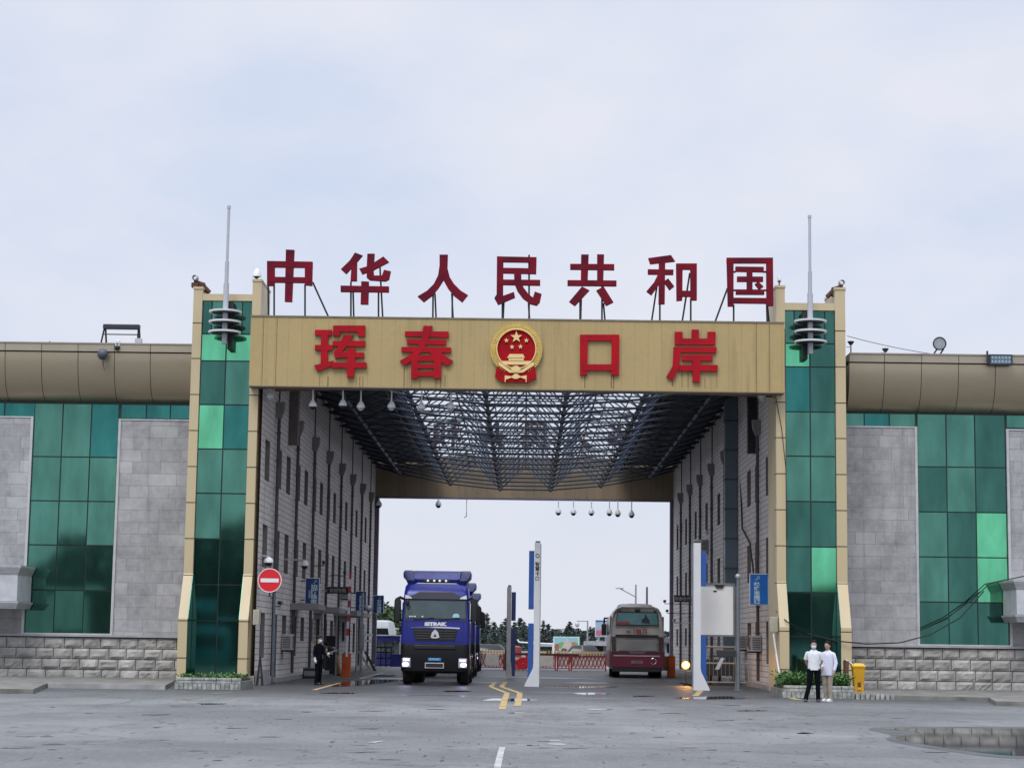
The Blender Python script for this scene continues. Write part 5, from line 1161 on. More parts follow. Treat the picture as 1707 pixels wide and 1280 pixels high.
acunit(XL + .02, 74.6, 1.15, 1, 'white air conditioner unit on the left passage wall'); acunit(XR - .02, 74.6, 1.35, -1, 'white air conditioner unit on the right passage wall, nearer'); acunit(XR - .02, 79.5, 1.4, -1, 'air conditioner unit on the right wall, behind the nearer one')
acunit(XL + .02, 98, 3.6, 1, 'air conditioner unit high on the left wall behind the message board'); acunit(XR - .02, 96, 6.1, -1, 'air conditioner unit high on the right passage wall')
# LED boards
def board(px0, px1, py0, py1, Y, wallx, lab):
    x0, x1, z0, z1 = rect(px0, px1, py0, py1, Y); t = thing('message_board', lab, 'display board', ((x0 + x1) / 2, Y, z0)); m = MB(t); m.box(x0, x1, Y, Y + .12, z0, z1, .01); m.build('housing', BLACK)
    m = MB(t); k = x0 + .06; LD = mat('led_text', (.3, .3, .3), .5, emit=.08)
    text('led_characters', '欢迎光临' if wallx < 0 else '谢谢合作', (z1 - z0) * .6, LD, t, (0, -.004, (z1 - z0) * .45), .001, .001)
    m = MB(t); m.box(*sorted((wallx, x0 if wallx < 0 else x1)), Y + .03, Y + .09, z0 + .1, z0 + .16); m.build('bracket', GREY)
board(545, 581, 978, 989, 88.5, XL, 'black LED message board with pale characters on the left wall'); board(1124, 1152, 992, 1003, 98, XR, 'black LED message board with pale marks on the right wall')
# barriers
OR = mat('barrier_orange', (.60, .10, .015), .45, 0, .12, 3)
def barrier(px, Y, lab, H, armz, s=1):
    p = at(px, 1100, Y); t = thing('barrier_gate', lab, 'barrier', (p.x, Y, 0))
    m = MB(); m.loft([[Vector((x, y, z)) for x, y in rrect(0, 0, .19 * s, .17 * s, .03, 3)] for z in (.05, H)]); m.box(-.21 * s, .21 * s, -.19 * s, .19 * s, 0, .06); m.build('cabinet', OR, t, 40)
    m = MB(); m.lathe([(.04, -.185 * s), (.04, -.17)], (0, 0, H * .45), 'Y', 10); m.build('lock', RED, t)
    m = MB(); m.box(-.12, .12, -.19, .1, H, H + .06); m.build('arm_clamp', GREY, t)
    return t, p
bt, p = barrier(577.5, 84, 'orange barrier cabinet with its red and white arm raised, left lane', 1.0, 4.5)
a0, a1 = Vector((.02, -.2, .85)), Vector((.10, -.2, 4.45))
for k in range(12):
    m = MB(); u, v = a0.lerp(a1, k / 12), a0.lerp(a1, (k + 1) / 12); m.loft([[q_ + Vector((x, y, 0)) for x, y in ((-.05, -.02), (.05, -.02), (.05, .02), (-.05, .02))] for q_ in (u, v)]); m.build('arm_section', (WHITE, mat('arm_red', (.5, .02, .03), .4))[k % 2 if k > 4 else (k == 3)], bt)
bt2, p = barrier(1119, 96, 'orange barrier cabinet at the right lane beside the coach', 1.0, 0)
m = MB(); m.box(-.5, -.2, -.04, .04, .3, 1.0); m.build('arm_pivot', mat('yellow_grey', (.5, .35, .12), .5), bt2)
# clutter on the left: cabinet, boards
p = at(549, 1115, 91); t = thing('monitor_stand', 'black cabinet and monitor stand against the left passage wall', 'cabinet', (p.x, 91, 0))
m = MB(); m.box(-.45, .3, -.2, .25, 0, .9, .02); m.build('cabinet', BLACK, t); m = MB(); m.box(-.2, .25, -.05, .05, 1.25, 1.75, .02); m.box(-.02, .06, -.02, .04, .9, 1.25); m.build('monitor', BLACK, t)
p = at(595, 1110, 95); t = thing('leaning_boards', 'pair of dark boards with pale edges leaning behind the orange barrier', 'board', (p.x, 95, 0))
for k in range(2):
    m = MB(); m.prism([(0 + .3 * k, 1.05), (.12 + .3 * k, 1.05), (.75 + .2 * k, .1), (.6 + .2 * k, .1)], lambda u, v, d: (u, d, v), -.02 + .1 * k, .02 + .1 * k); m.build('board', (mat('board_dark', (.06, .05, .05), .6), mat('board_pale', (.5, .45, .38), .6))[k == 0], t)
p = at(500, 1115, 80); t = thing('equipment_box', 'low black equipment box at the foot of the left passage wall', 'box', (XL + .5, 80, 0)); m = MB(); m.box(-.25, .3, -.4, .3, .0, .42, .03); m.build('housing', DARK, t); m = MB(); m.box(-.2, .25, -.41, -.4, .1, .3); m.build('panel', GREY, t)
p = at(597, 1110, 97); t = thing('post_camera', 'pale blue-grey post with cameras beside the raised barrier arm', 'camera post', (at(602, 1100, 90).x, 90, 0))
m = MB(); m.tube([(0, 0, 0), (0, 0, 3.7)], .07, 8); m.tube([(0, 0, 1.1), (0, 0, 2.1)], .13, 8); m.build('post', mat('post_blue_grey', (.32, .36, .4), .5), t)
m = MB(); m.box(.1, .5, -.1, .1, 1.75, 1.85); m.box(.1, .45, -.1, .1, 1.5, 1.58); m.build('camera_head', WHITE, t, ); m = MB(); m.sphere((.28, 0, 3.0), .15); m.tube([(0, 0, 3.1), (.28, 0, 3.1)], .03, 5); m.build('globe', LGREY, t, 50)
p = at(430, 1138, 66.9); t = thing('folded_sign', 'black folded stand leaning against the foot of the left tower', 'stand', (p.x + .1, 66.6, 0))
m = MB(); m.prism([(-.13, 0), (-.05, 0), (.02, .95), (-.04, .95)], lambda u, v, d: (u, d, v), -.03, .03); m.prism([(.05, 0), (.14, 0), (.03, .95), (-.01, .95)], lambda u, v, d: (u, d, v), -.08, -.035); m.box(-.1, .1, -.1, .05, .25, .3); m.build('frame', BLACK, t)
p = gr(463, 1134); t = MB(); t.loft([[Vector((p.x + x, p.y + y, z)) for x, y, z in ((-.2, -.1, .01), (.15, -.2, .01), (.2, .15, .14), (-.15, .2, .02))], [Vector((p.x + x, p.y + y, z)) for x, y, z in ((-.2, -.1, .02), (.15, -.2, .02), (.2, .15, .15), (-.15, .2, .03))]]); tag(t.build('litter', WHITE), 'crumpled white sheet on the ground near the left wall', 'litter')

# ------------------------------------------------------------------ right side street things
x0, x1, z0, z1 = rect(1159.5, 1225, 972, 1060, 69.6)
t = thing('notice_board', 'large blank white notice board in a grey frame beside the right lane', 'notice board', ((x0 + x1) / 2, 69.6, 0))
m = MB(t); m.box(x0 + .05, x1 - .05, 69.6, 69.7, z0 + .05, z1 - .05); m.build('panel', mat('board_white', (.76, .75, .74), .5, 0, .03))
m = MB(t)
for a in ((x0, x1, z0, z0 + .06), (x0, x1, z1 - .06, z1)): m.box(a[0], a[1], 69.55, 69.72, a[2], a[3])
for a in ((x0, x0 + .06), (x1 - .06, x1)): m.box(a[0], a[1], 69.551, 69.719, z0 + .06, z1 - .06)
m.build('frame', mat('board_frame', (.2, .21, .22), .5, .3))
m = MB(t); cx_ = (x0 + x1) / 2 + .15; m.box(cx_ - .16, cx_ + .16, 69.54, 69.6, z1 - .12, z1 - .0601); m.box(cx_ - .11, cx_ + .11, 69.54, 69.6, z1 - .18, z1 - .121); m.box(cx_ - .22, cx_ - .1, 69.59, 69.6, z1 - .32, z1 - .26); m.build('clip', BLACK)
m = MB(t)
for x in (x0 + .25, x1 + .05): m.tube([(x, 69.78, 0), (x, 69.78, z1 - .1)], .04, 6)
m.build('leg', GREY)
p = at(1230.5, 1143, 69.2); t = thing('camera_pole', 'grey-blue pole topped by a small ball camera right of the notice board', 'pole', (p.x, 69.2, 0))
m = MB(); m.tube([(0, 0, 0), (0, 0, 1.7)], .075, 10); m.tube([(0, 0, 1.7), (0, 0, 3.9)], .055, 10); m.box(-.14, .14, -.14, .14, 0, .03); m.build('post', mat('pole_bluegrey', (.2, .23, .27), .5, .3), t, 40); m = MB(); m.sphere((0, 0, 3.98), .1); m.build('ball_camera', LGREY, t, 50)
m = MB(); m.box(-.75, -.1, -.15, .2, 1.15, 1.4, .02); m.build('junction_box', DARK, t); m = MB(); m.loft([[Vector((-.55 + x, -.12 + y, 1.12)) for x, y in rrect(0, 0, .07, .06, .02, 2)], [Vector((-.75 + x, -.12 + y, .72)) for x, y in rrect(0, 0, .07, .06, .02, 2)]]); m.build('hanging_lamp', LGREY, t)
# railing
Yr = 77.5; a, b = at(1176, 1140, Yr), at(1249, 1140, Yr); t = thing('railing', 'cream steel railing behind the notice board', 'railing', ((a.x + b.x) / 2, Yr, 0))
RC = mat('cream_rail', (.5, .47, .4), .5); m = MB(t)
for x, h in ((a.x, 1.55), (a.x + 1.18, 1.55), (b.x, .88)): m.tube([(x, Yr, 0), (x, Yr, h)], .035, 6)
m.build('post', RC)
m = MB(t)
for z, xe in ((.12, b.x), (.86, b.x), (1.5, a.x + 1.18)): m.tube([(a.x, Yr, z), (xe, Yr, z)], .03, 6)
m.build('rail', RC)
for k in range(1, 11): m = MB(t); x = a.x + (b.x - a.x) * k / 11; m.tube([(x, Yr, .12), (x, Yr, .86 if x > a.x + 1.2 else 1.25)], .014, 5); m.build('bar', mat('rail_bar', (.25, .25, .25), .5))
t = thing('parked_tricycle', 'dark cargo tricycle parked behind the cream railing', 'tricycle', (a.x + .9, 79.3, 0))
m = MB(); m.box(-.7, .6, -.5, .6, .35, .5, .02); m.box(-.7, -.66, -.5, .6, .5, 1.0); m.box(.56, .6, -.5, .6, .5, 1.0); m.box(-.66, .56, -.5, -.46, .5, 1.0); m.build('cargo_box', mat('cargo_dark', (.05, .055, .06), .6), t)
for x in (-.55, .45): wheel(t, x, 0, .26, .1)
m = MB(); m.tube([(0, .6, .45), (0, 1.3, .6), (0, 1.5, 1.1)], .035, 6); m.tube([(-.3, 1.5, 1.12), (.3, 1.5, 1.12)], .025, 6); m.box(-.15, .15, .8, 1.15, .75, .85, .03); m.build('frame', BLACK, t)
wheel(t, 0, 1.75, .27, .1)
# work lamp
p = at(1143, 1108, 76); gl = thing('work_lamp', 'small glowing work lamp on a stand near the right lane', 'lamp', (p.x, 76, 0))
m = MB(); m.tube([(0, 0, 0), (0, 0, p.z - .1)], .02, 6)
for k in range(3): a_ = 2.1 * k; m.tube([(0, 0, .15), (.2 * math.cos(a_), .2 * math.sin(a_), 0)], .012, 5)
m.build('stand', BLACK, gl); m = MB(); m.lathe([(.05, .14), (.17, .0), (.18, -.02), (.16, -.03)], (0, 0, p.z), 'Y', 16); m.build('lamp_head', BLACK, gl, 40)
m = MB(); m.sphere((0, -.09, p.z), .10, (1, .45, 1)); m.build('bulb', mat('lit_warm_lamp', (1, .8, .5), .3, emit=12, ecol=(1, .8, .6)), gl, 60)
m = MB(); m.sphere((0, -.02, p.z), .16, (1, .35, 1)); m.build('glow_halo', mat('warm_halo', (.9, .5, .2), .3, emit=1.3, ecol=(1, .36, .08)), gl, 60)  # orange glowing shell added to stand in for the halo round the bulb
ld = bpy.data.lights.new('work_lamp_light', 'POINT'); ld.energy = 60; ld.color = (1, .45, .10); ld.shadow_soft_size = .2; lo = bpy.data.objects.new('work_lamp_light', ld); COL.objects.link(lo); lo.location = (p.x, 75.7, p.z)
p = at(1147, 1139, 73); o_ = MB(); pts = [(p.x + .32 * math.cos(a_) * (1 - .05 * a_), 73 + .5 * math.sin(a_), .05 + .12 * (math.sin(a_ * .5) ** 2)) for a_ in [k * .35 for k in range(30)]]; o_.tube(pts, .035, 6); tag(o_.build('coiled_hose', BLACK), 'black coiled hose on the ground beside the right pillar foot', 'hose')
# white drain pipe from the meter box
cable('drain_hose', 'thin white hose running down from the right meter box to the planter', [at(1289, 1056, 66.2), at(1294, 1090, 66.2), at(1299, 1122, 66), at(1306, 1132, 65.5)], .03, 'hose', WHITE)
# planters
TILE = mat('white_tile', (.46, .47, .47), .5, 0, .2, 5, dirt=(.14, .16, .13)); TJ = mat('tile_joint', (.05, .05, .05), .8)
def planter(px0, px1, Y0, Y1, h, lab, tiers, plab, dens, ph):
    a, b = at(px0, 1140, Y0).x, at(px1, 1140, Y0).x; t = thing('planter', lab, 'planter', ((a + b) / 2, (Y0 + Y1) / 2, 0))
    m = MB(t); m.box(a, b, Y0, Y1, 0, h - .1); m.build('bed', mat('planter_render', (.2, .2, .19), .8, 0, .2))
    m = MB(t); x = a
    while x < b - .02: m.box(x + .008, min(x + .125, b), Y0 - .02, Y0 - .001, .01, .19); x += .14
    m.build('tile_row', TILE)
    m = MB(t); x = a + .05
    while x < b - .1: w = min(rnd.uniform(.35, .5), b - x); m.box(x + .008, x + w, Y0 - .015, Y0 + .15, .20, h - .085); m.box(x + .008, x + w, Y0 - .03, Y0 + .2, h - .075, h, .01); x += w + .01
    m.build('brick_course', TILE)
    m = MB(t); m.box(a + .08, b - .08, Y0 + .26, Y1 - .05, h - .1, h - .03); m.build('soil', mat('soil', (.05, .035, .025), .95))
    m = MB()
    for _ in range(dens):
        c = Vector((rnd.uniform(a + .1, b - .1), Y0 + .3 + (Y1 - Y0 - .5) * rnd.random() ** 1.5, h - .06)); hh = rnd.uniform(.4, 1) * ph * (1 - .3 * rnd.random()); ang = rnd.uniform(0, 6.28); ln = Vector((math.cos(ang), math.sin(ang), 0))
        for q_ in range(6):
            b0 = c + Vector((0, 0, hh * q_ / 6)) + ln * .03 * q_; d = Vector((rnd.uniform(-1, 1), rnd.uniform(-1, 1), rnd.uniform(.1, .9))).normalized() * rnd.uniform(.06, .13); w_ = d.cross(Vector((rnd.uniform(-1, 1), rnd.uniform(-1, 1), 1))).normalized() * rnd.uniform(.02, .035)
            m.add([b0, b0 + d * .5 + w_, b0 + d, b0 + d * .5 - w_], [(0, 1, 2, 3)])
    o = m.build('planter_plants', mat('planter_leaf', (.07, .17, .03), .55, 0, .35, 9, dirt=(.025, .07, .015))); struct(o, 'stuff'); o['label'] = plab
    return t
planter(291, 401, 59.8, 62.6, .36, 'low white-tiled planter at the foot of the left tower', 1, 'sparse green plants in the left planter', 220, .2)
planter(1304, 1424, 59.8, 62.6, .38, 'two-tier white-tiled planter at the foot of the right tower', 2, 'bushy green plants in the right planter', 1900, .55)
# kerbs and pavements beside the wings
KER = mat('kerb_concrete', (.22, .21, .19), .75, 0, .25, 1.5, dirt=(.09, .085, .08))
def slab(name, pts, z, mtl):
    m = MB(); n = len(pts); m.add([(x, y, 0) for x, y in pts] + [(x, y, z) for x, y in pts], [tuple(range(n, 2 * n))] + [(k, (k + 1) % n, n + (k + 1) % n, n + k) for k in range(n)]); return struct(m.build(name, mtl))
slab('pavement', [(-27, 69.75), (-27, 53), (gr(38, 1158)[0], 53), (gr(66, 1147)[0], 59.5), (gr(290, 1147)[0], 59.5), (at(290, 1147, 69).x, 69.75)], .13, KER)
slab('kerb', [(gr(66, 1147)[0] + .1, 59.48), (gr(66, 1147)[0] + .1, 59.3), (gr(290, 1147)[0], 59.3), (gr(290, 1147)[0], 59.48)], .145, mat('kerb_pale', (.38, .38, .38), .7, 0, .2, 2))
slab('pavement', [(at(1424, 1150, 59.8).x + .02, 69.7), (at(1424, 1150, 59.8).x + .02, 60.05), (gr(1636, 1167)[0], 59.4), (gr(1655, 1175)[0], 55), (27, 54), (27, 69.7)], .12, KER)
m = MB(); x = at(1424, 1150, 59.8).x + .05; xe = gr(1470, 1163)[0]
while x < xe: m.box(x, x + .11, 59.78, 59.93, .0, .16); x += .15
struct(m.build('kerb', TILE))
# bin
p = gr(1431, 1153); p = at(1431, 1153, 61.2); p.z = .13
t = thing('wheeled_bin', 'yellow pedal bin standing in front of the right wing base', 'bin', (p.x, 61.2, .12)); BY = mat('bin_yellow', (.68, .36, .015), .4, 0, .08)
m = MB(); m.loft([[Vector((x, y, z)) for x, y in rrect(0, 0, hx, hx * 1.05, .03, 3)] for z, hx in ((.08, .13), (.12, .14), (.80, .185), (.82, .19))]); m.build('body', BY, t, 40)
m = MB(); m.loft([[Vector((x, y, z)) for x, y in rrect(0, 0, hx, hx * 1.05, .04, 3)] for z, hx in ((.82, .205), (.86, .21), (.93, .15), (.95, .08))]); m.build('lid', BY, t, 40)
m = MB(); m.box(-.13, -.08, -.16, -.1, .0, .3, .01); m.box(.08, .13, -.16, -.1, .0, .3, .01); m.box(-.05, .05, -.19, -.1, .12, .2, .01); m.box(-.1, -.02, -.178, -.165, .55, .64); m.build('pedal_frame', BY, t); m = MB(); m.box(-.05, .05, -.165, -.14, .22, .36); m.build('pedal_recess', mat('bin_brown', (.12, .04, .01), .6), t)
t = thing('brown_sheet', 'reddish-brown sheet with a white edge leaning beside the yellow bin', 'sheet', (p.x - .26, 61.5, .12))
m = MB(); m.prism([(-.12, 0), (-.06, 0), (-.02, 1.0), (-.13, 1.02)], lambda u, v, d: (u, d, v), -.3, .2); m.build('board', mat('brown_board', (.13, .05, .03), .6), t); m = MB(); m.prism([(-.12, 1.04), (.15, .85), (.15, .89), (-.12, 1.08)], lambda u, v, d: (u, d, v), -.25, .15); m.build('top_edge', WHITE, t)

# ------------------------------------------------------------------ far yard behind the passage
RW = mat('fence_red', (.42, .02, .02), .5); FY = mat('fence_yellow', (.75, .5, .12), .5); FWH = mat('fence_white', (.72, .66, .64), .5)
def fence(px0, px1, Y, h, lab, panel, spikes):
    a, b = at(px0, 1100, Y).x, at(px1, 1100, Y).x; t = thing('lattice_barrier', lab, 'barrier', ((a + b) / 2, Y, 0), 'red and white lattice barriers'); m = MB(t)
    for z in (.12, .42 + h * .45): m.box(a, b, Y - .03, Y + .03, z, z + .05)
    for x in (a, b - .08): m.box(x, x + .08, Y - .045, Y + .045, 0, h)
    m.build('frame', RW)
    m = MB(t); x = a + .08
    while x < b - .2:
        for p_, q_ in (((x, .17), (x + .22, .42 + h * .45)), ((x + .22, .17), (x, .42 + h * .45))):
            m.tube([(p_[0], Y, p_[1]), (q_[0], Y, q_[1])], .022, 4)
        x += .22
    m.build('lattice', RW)
    m = MB(t); m.box(a + .08, b - .08, Y + .03, Y + .05, .2, .42 + h * .43); m.build('backing', FWH)
    if panel: m = MB(t); c = (a + b) / 2; m.box(c - .38, c + .38, Y - .07, Y - .04, .22, h * .95, .01); m.build('panel', FWH)
    if spikes:
        m = MB(t); x = a + .1
        while x < b - .1: m.box(x, x + .08, Y - .02, Y + .02, .47 + h * .45, h + .22); x += .17
        m.build('picket', FY)
for k, (a, b, pn, sp_) in enumerate(((800, 842, 1, 1), (876, 897, 0, 1), (896, 928, 1, 1), (928, 951, 0, 1), (951, 1012, 0, 1))):
    fence(a, b - 1, 113, .9, 'red and white lattice barrier across the far end, %s from the left' % ordinal(k), pn, sp_)
t = thing('boom_barrier', 'dark maroon horizontal boom above the far lattice barriers', 'barrier', (at(855, 1090, 112).x, 112, 0)); a, b = at(850, 1090, 112), at(965, 1091, 112)
m = MB(t); m.box(a.x, b.x, 111.95, 112.05, a.z - .05, a.z + .07); m.build('boom', mat('boom_maroon', (.09, .02, .02), .5)); m = MB(t); m.box(a.x - .3, a.x + .15, 111.8, 112.2, 0, 1.2, .03); m.build('cabinet', DARK)
p = at(872, 1105, 111); t = thing('stop_disc', 'red paddle-shaped stop disc beside the white pillar foot', 'sign', p); m = MB(); m.lathe([(.02, -.02), (.33, -.02), (.35, 0), (.02, .02)], n=24, axis='Y'); m.build('disc', mat('roadsign_red', (.62, .01, .02), .35, 0, .03), t); m = MB(); m.box(-.75, -.2, -.015, .015, -.06, .1); m.box(-.04, .04, 0, .04, -p.z, -.3); m.build('handle', RW, t)
p = at(861, 1088, 114); t = thing('pink_drum', 'pink-red drum standing behind the far lattice barriers', 'drum', (p.x, 114.4, 0)); m = MB(); m.lathe([(.26, 0), (.28, .3), (.3, 1.0), (.26, 1.3), (.1, 1.36)], n=18); m.build('drum', mat('pink_red', (.6, .12, .12), .5), t, 40); m = MB(); m.lathe([(.295, .55), (.305, .56), (.305, .7), (.295, .71)], n=18, ring=True); m.build('band', FWH, t)
def rwall(px0, px1, py, Y, lab, mtl, th=.4):
    a, b = at(px0, py, Y), at(px1, py, Y); t = thing('low_wall', lab, 'wall', ((a.x + b.x) / 2, Y, 0)); m = MB(t); m.box(a.x, b.x, Y, Y + th, 0, a.z); m.build('wall', mtl); m = MB(t); m.box(a.x - .03, b.x + .03, Y - .04, Y + th + .04, a.z, a.z + .08); m.build('coping', WHITE); return t
rwall(800, 843, 1085, 128, 'low white wall in the yard right of the lorries', FWH); rwall(862, 909, 1087, 128, 'low white wall behind the pillar in the yard', FWH)
def yard_car(px, Y, lab, col, rz=R(90)):
    p = at(px, 1090, Y); t = thing('parked_car', lab, 'car', (p.x, Y, 0), 'cars parked in the far yard', rz)
    m = MB(); m.loft([[Vector((x, y, z)) for x, y in rrect(0, 0, hx, hy, .25, 3)] for z, hx, hy in ((.25, .85, 2.1), (.6, .9, 2.2), (.85, .86, 2.15), (.95, .8, 2.0))]); m.build('body', col, t, 40)
    m = MB(); m.loft([[Vector((x, y + .1, z)) for x, y in rrect(0, 0, hx, hy, .25, 3)] for z, hx, hy in ((.94, .78, 1.3), (1.35, .64, .95), (1.43, .55, .8))]); m.build('cabin', GLASSD, t, 40)
    for x in (-.8, .8):
        for y in (-1.35, 1.35): wheel(t, x, y, .32, .2)
yard_car(975, 150, 'dark car in the far yard between billboard and coach', mat('car_dark_blue', (.03, .035, .06), .3)); yard_car(815, 131, 'silver car behind the low white wall in the yard', mat('car_silver', (.4, .41, .43), .3, .5))
# billboards
def poster(x0, x1, z0, z1, Y, lab, patches, group=None, legs=True):
    t = thing('billboard', lab, 'billboard', ((x0 + x1) / 2, Y, 0), group); m = MB(t); m.box(x0, x1, Y, Y + .15, z0, z1); m.build('frame', mat('poster_frame', (.55, .68, .68), .5))
    for k, (c, poly) in enumerate(patches):
        m = MB(t); m.prism([(x0 + (x1 - x0) * u, z0 + (z1 - z0) * v) for u, v in poly], lambda u, v, d: (u, d, v), Y - .01 - .004 * k, Y - .004 * k); m.build('poster_area', mat('poster_%d_%d_%d' % tuple(int(x * 99) for x in c), c, .5))
    if legs:
        m = MB(t)
        for x in (x0 + .3, x1 - .3): m.box(x - .08, x + .08, Y + .02, Y + .14, 0, z0)
        m.build('leg', GREY)
x0, x1, z0, z1 = rect(922, 966, 1061, 1088, 175)
poster(x0, x1, z0, z1, 175, 'colourful landscape billboard in the far yard left of the coach', [((.25, .5, .55), [(.05, .05), (.95, .05), (.95, .95), (.05, .95)]), ((.18, .35, .12), [(.05, .5), (.3, .68), (.5, .6), (.7, .7), (.95, .65), (.95, .3), (.05, .3)]), ((.5, .45, .4), [(.28, .15), (.45, .75), (.55, .9), (.68, .7), (.75, .2)]), ((.45, .16, .07), [(.68, .2), (.7, .6), (.82, .7), (.9, .4), (.93, .25)]), ((.35, .1, .08), [(.07, .12), (.22, .12), (.22, .55), (.07, .55)]), ((.12, .07, .05), [(.28, .12), (.35, .3), (.5, .28), (.58, .12)]), ((.3, .5, .2), [(.05, .05), (.95, .05), (.95, .2), (.6, .14), (.05, .12)])])
x0, x1, z0, z1 = rect(992, 1016, 1033, 1061, 160)
poster(x0, x1, z0, z1, 160, 'tall blue and pink poster board partly hidden by the coach', [((.32, .4, .5), [(.04, .03), (.96, .03), (.96, .9), (.04, .9)]), ((.04, .12, .32), [(.04, .88), (.96, .88), (.96, .97), (.04, .97)]), ((.5, .12, .2), [(.05, .15), (.1, .4), (.5, .35), (.45, .15), (.3, .05)]), ((.45, .3, .32), [(.3, .4), (.7, .6), (.9, .4), (.6, .3)])])
# low buildings
def lowhouse(px0, px1, pyt, Y, lab, wallc, roofc, dep=8):
    a, b = at(px0, pyt, Y), at(px1, pyt, Y); t = thing('low_building', lab, 'building', ((a.x + b.x) / 2, Y, 0)); m = MB(t); m.box(a.x, b.x, Y, Y + dep, 0, a.z - .35); m.build('wall', wallc); m = MB(t); m.box(a.x - .3, b.x + .3, Y - .4, Y + dep + .4, a.z - .35, a.z); m.build('roof', roofc)
    n = max(2, int((b.x - a.x) / 1.8)); w = (b.x - a.x) / n
    for k in range(n):
        m = MB(t); m.box(a.x + w * (k + .25), a.x + w * (k + .75), Y - .03, Y + .02, 1.0, max(1.6, a.z - .9)); m.build('window', GLASSD)
    return t
lowhouse(985, 1040, 1068, 150, 'low grey flat-roofed building behind the coach', mat('grey_render', (.3, .31, .33), .8), mat('pale_roof', (.35, .36, .38), .7)); lowhouse(896, 923, 1071, 190, 'low dark green shed behind the billboard', mat('dark_green_render', (.04, .06, .06), .8), mat('pale_roof', (.35, .36, .38), .7))
lowhouse(1098, 1120, 1062, 135, 'small grey building at the end of the passage right of the coach', mat('grey_render', (.3, .31, .33), .8), mat('mauve_roof', (.15, .13, .16), .7), 5)
# left: booth, van, gabled shed, gate, blue box
x0, x1, z0, z1 = rect(622, 667, 1058, 1112, 124)
t = thing('guard_booth', 'glass guard booth with blue roof left of the front lorry', 'booth', ((x0 + x1) / 2, 125, 0)); zt = z1
m = MB(t); m.box(x0, x1, 124, 126, zt - .42, zt - .06); m.build('roof', mat('booth_blue', (.03, .04, .22), .4)); m = MB(t); m.box(x0 - .05, x1 + .05, 123.9, 126.1, zt - .06, zt); m.build('roof_edge', WHITE)
m = MB(t); m.box(x0 + .05, x1 - .05, 124.1, 125.9, 0, .75); m.build('wall', mat('booth_blue', (.03, .04, .22), .4))
m = MB(t)
for k in range(4): x = x0 + .05 + (x1 - x0 - .2) * k / 3; m.box(x, x + .1, 124.08, 125.92, .75, zt - .42)
m.build('post', mat('booth_post', (.12, .14, .15), .5))
for k in range(3): m = MB(t); w = (x1 - x0 - .2) / 3; x = x0 + .15 + w * k; m.box(x + .02, x + w - .1, 124.3, 124.33, .75, zt - .43); m.build('window', mat('booth_glass', (.3, .38, .38), .15, 0, .2))
p = at(640, 1110, 119.5); t = thing('steel_gate', 'black steel gate frame in front of the guard booth', 'gate', (p.x, 119.6, 0)); a, b = at(622, 1100, 119.6).x + .15, at(652, 1100, 119.6).x
m = MB(t)
for z in (.08, .5, .85, 1.15): m.box(a, b, 119.55, 119.65, z - .04, z + .05)
for k in range(4): x = a + (b - a) * k / 3; m.box(x - .04, x + .04, 119.54, 119.66, 0, 1.2)
m.build('frame', BLACK)
p = at(660, 1105, 121); t = thing('blue_crate', 'blue box beside the steel gate', 'box', (p.x, 121, 0)); m = MB(); m.box(-.32, .4, -.3, .3, 0, .68, .02); m.build('box', mat('crate_blue', (.03, .04, .28), .4), t); m = MB(); m.box(-.34, .42, -.32, .32, .68, .74, .01); m.build('lid', TBD, t)
p = at(630, 1058, 150); t = thing('white_van', 'tall dark-windowed white van beyond the guard booth', 'van', (p.x, 150, 0))
m = MB(); m.loft([[Vector((x, y, z)) for x, y in rrect(0, 3, hx, hy, .2, 3)] for z, hx, hy in ((.3, 1.0, 2.9), (1.2, 1.05, 3.0), (2.2, 1.0, 2.9), (3.0, .85, 2.6), (3.12, .6, 2.2))]); m.build('body', mat('van_grey', (.4, .42, .44), .4), t, 40)
m = MB(); m.loft([[Vector((x, .05, z)) for x, z in ((-.9, 1.5), (.9, 1.5), (.75, 2.5), (-.75, 2.5))], [Vector((x, -.02, z)) for x, z in ((-.9, 1.5), (.9, 1.5), (.75, 2.5), (-.75, 2.5))]]); m.build('windscreen', GLASSD, t)
for x in (-.9, .9): wheel(t, x, 1.2, .38, .25); wheel(t, x, 4.6, .38, .25)
p = at(645, 1058, 165); t = thing('gabled_shed', 'pale cream gabled shed left of the lorries', 'shed', (p.x - 1.6, 165, 0)); zr = at(622, 1036, 165).z
m = MB(); m.prism([(-3, 0), (2.0, 0), (2.0, at(652, 1046, 165).z), (-1.2, zr), (-3, zr - .6)], lambda u, v, d: (u, d, v), 0, 6); m.build('wall', mat('cream_shed', (.55, .55, .47), .8), t); m = MB(); m.prism([(2.2, at(652, 1046, 165).z - .1), (2.2, at(652, 1046, 165).z), (-1.2, zr + .12), (-3.2, zr - .5), (-3.2, zr - .62), (-1.2, zr)], lambda u, v, d: (u, d, v), -.3, 6.3); m.build('roof', LGREY, t)
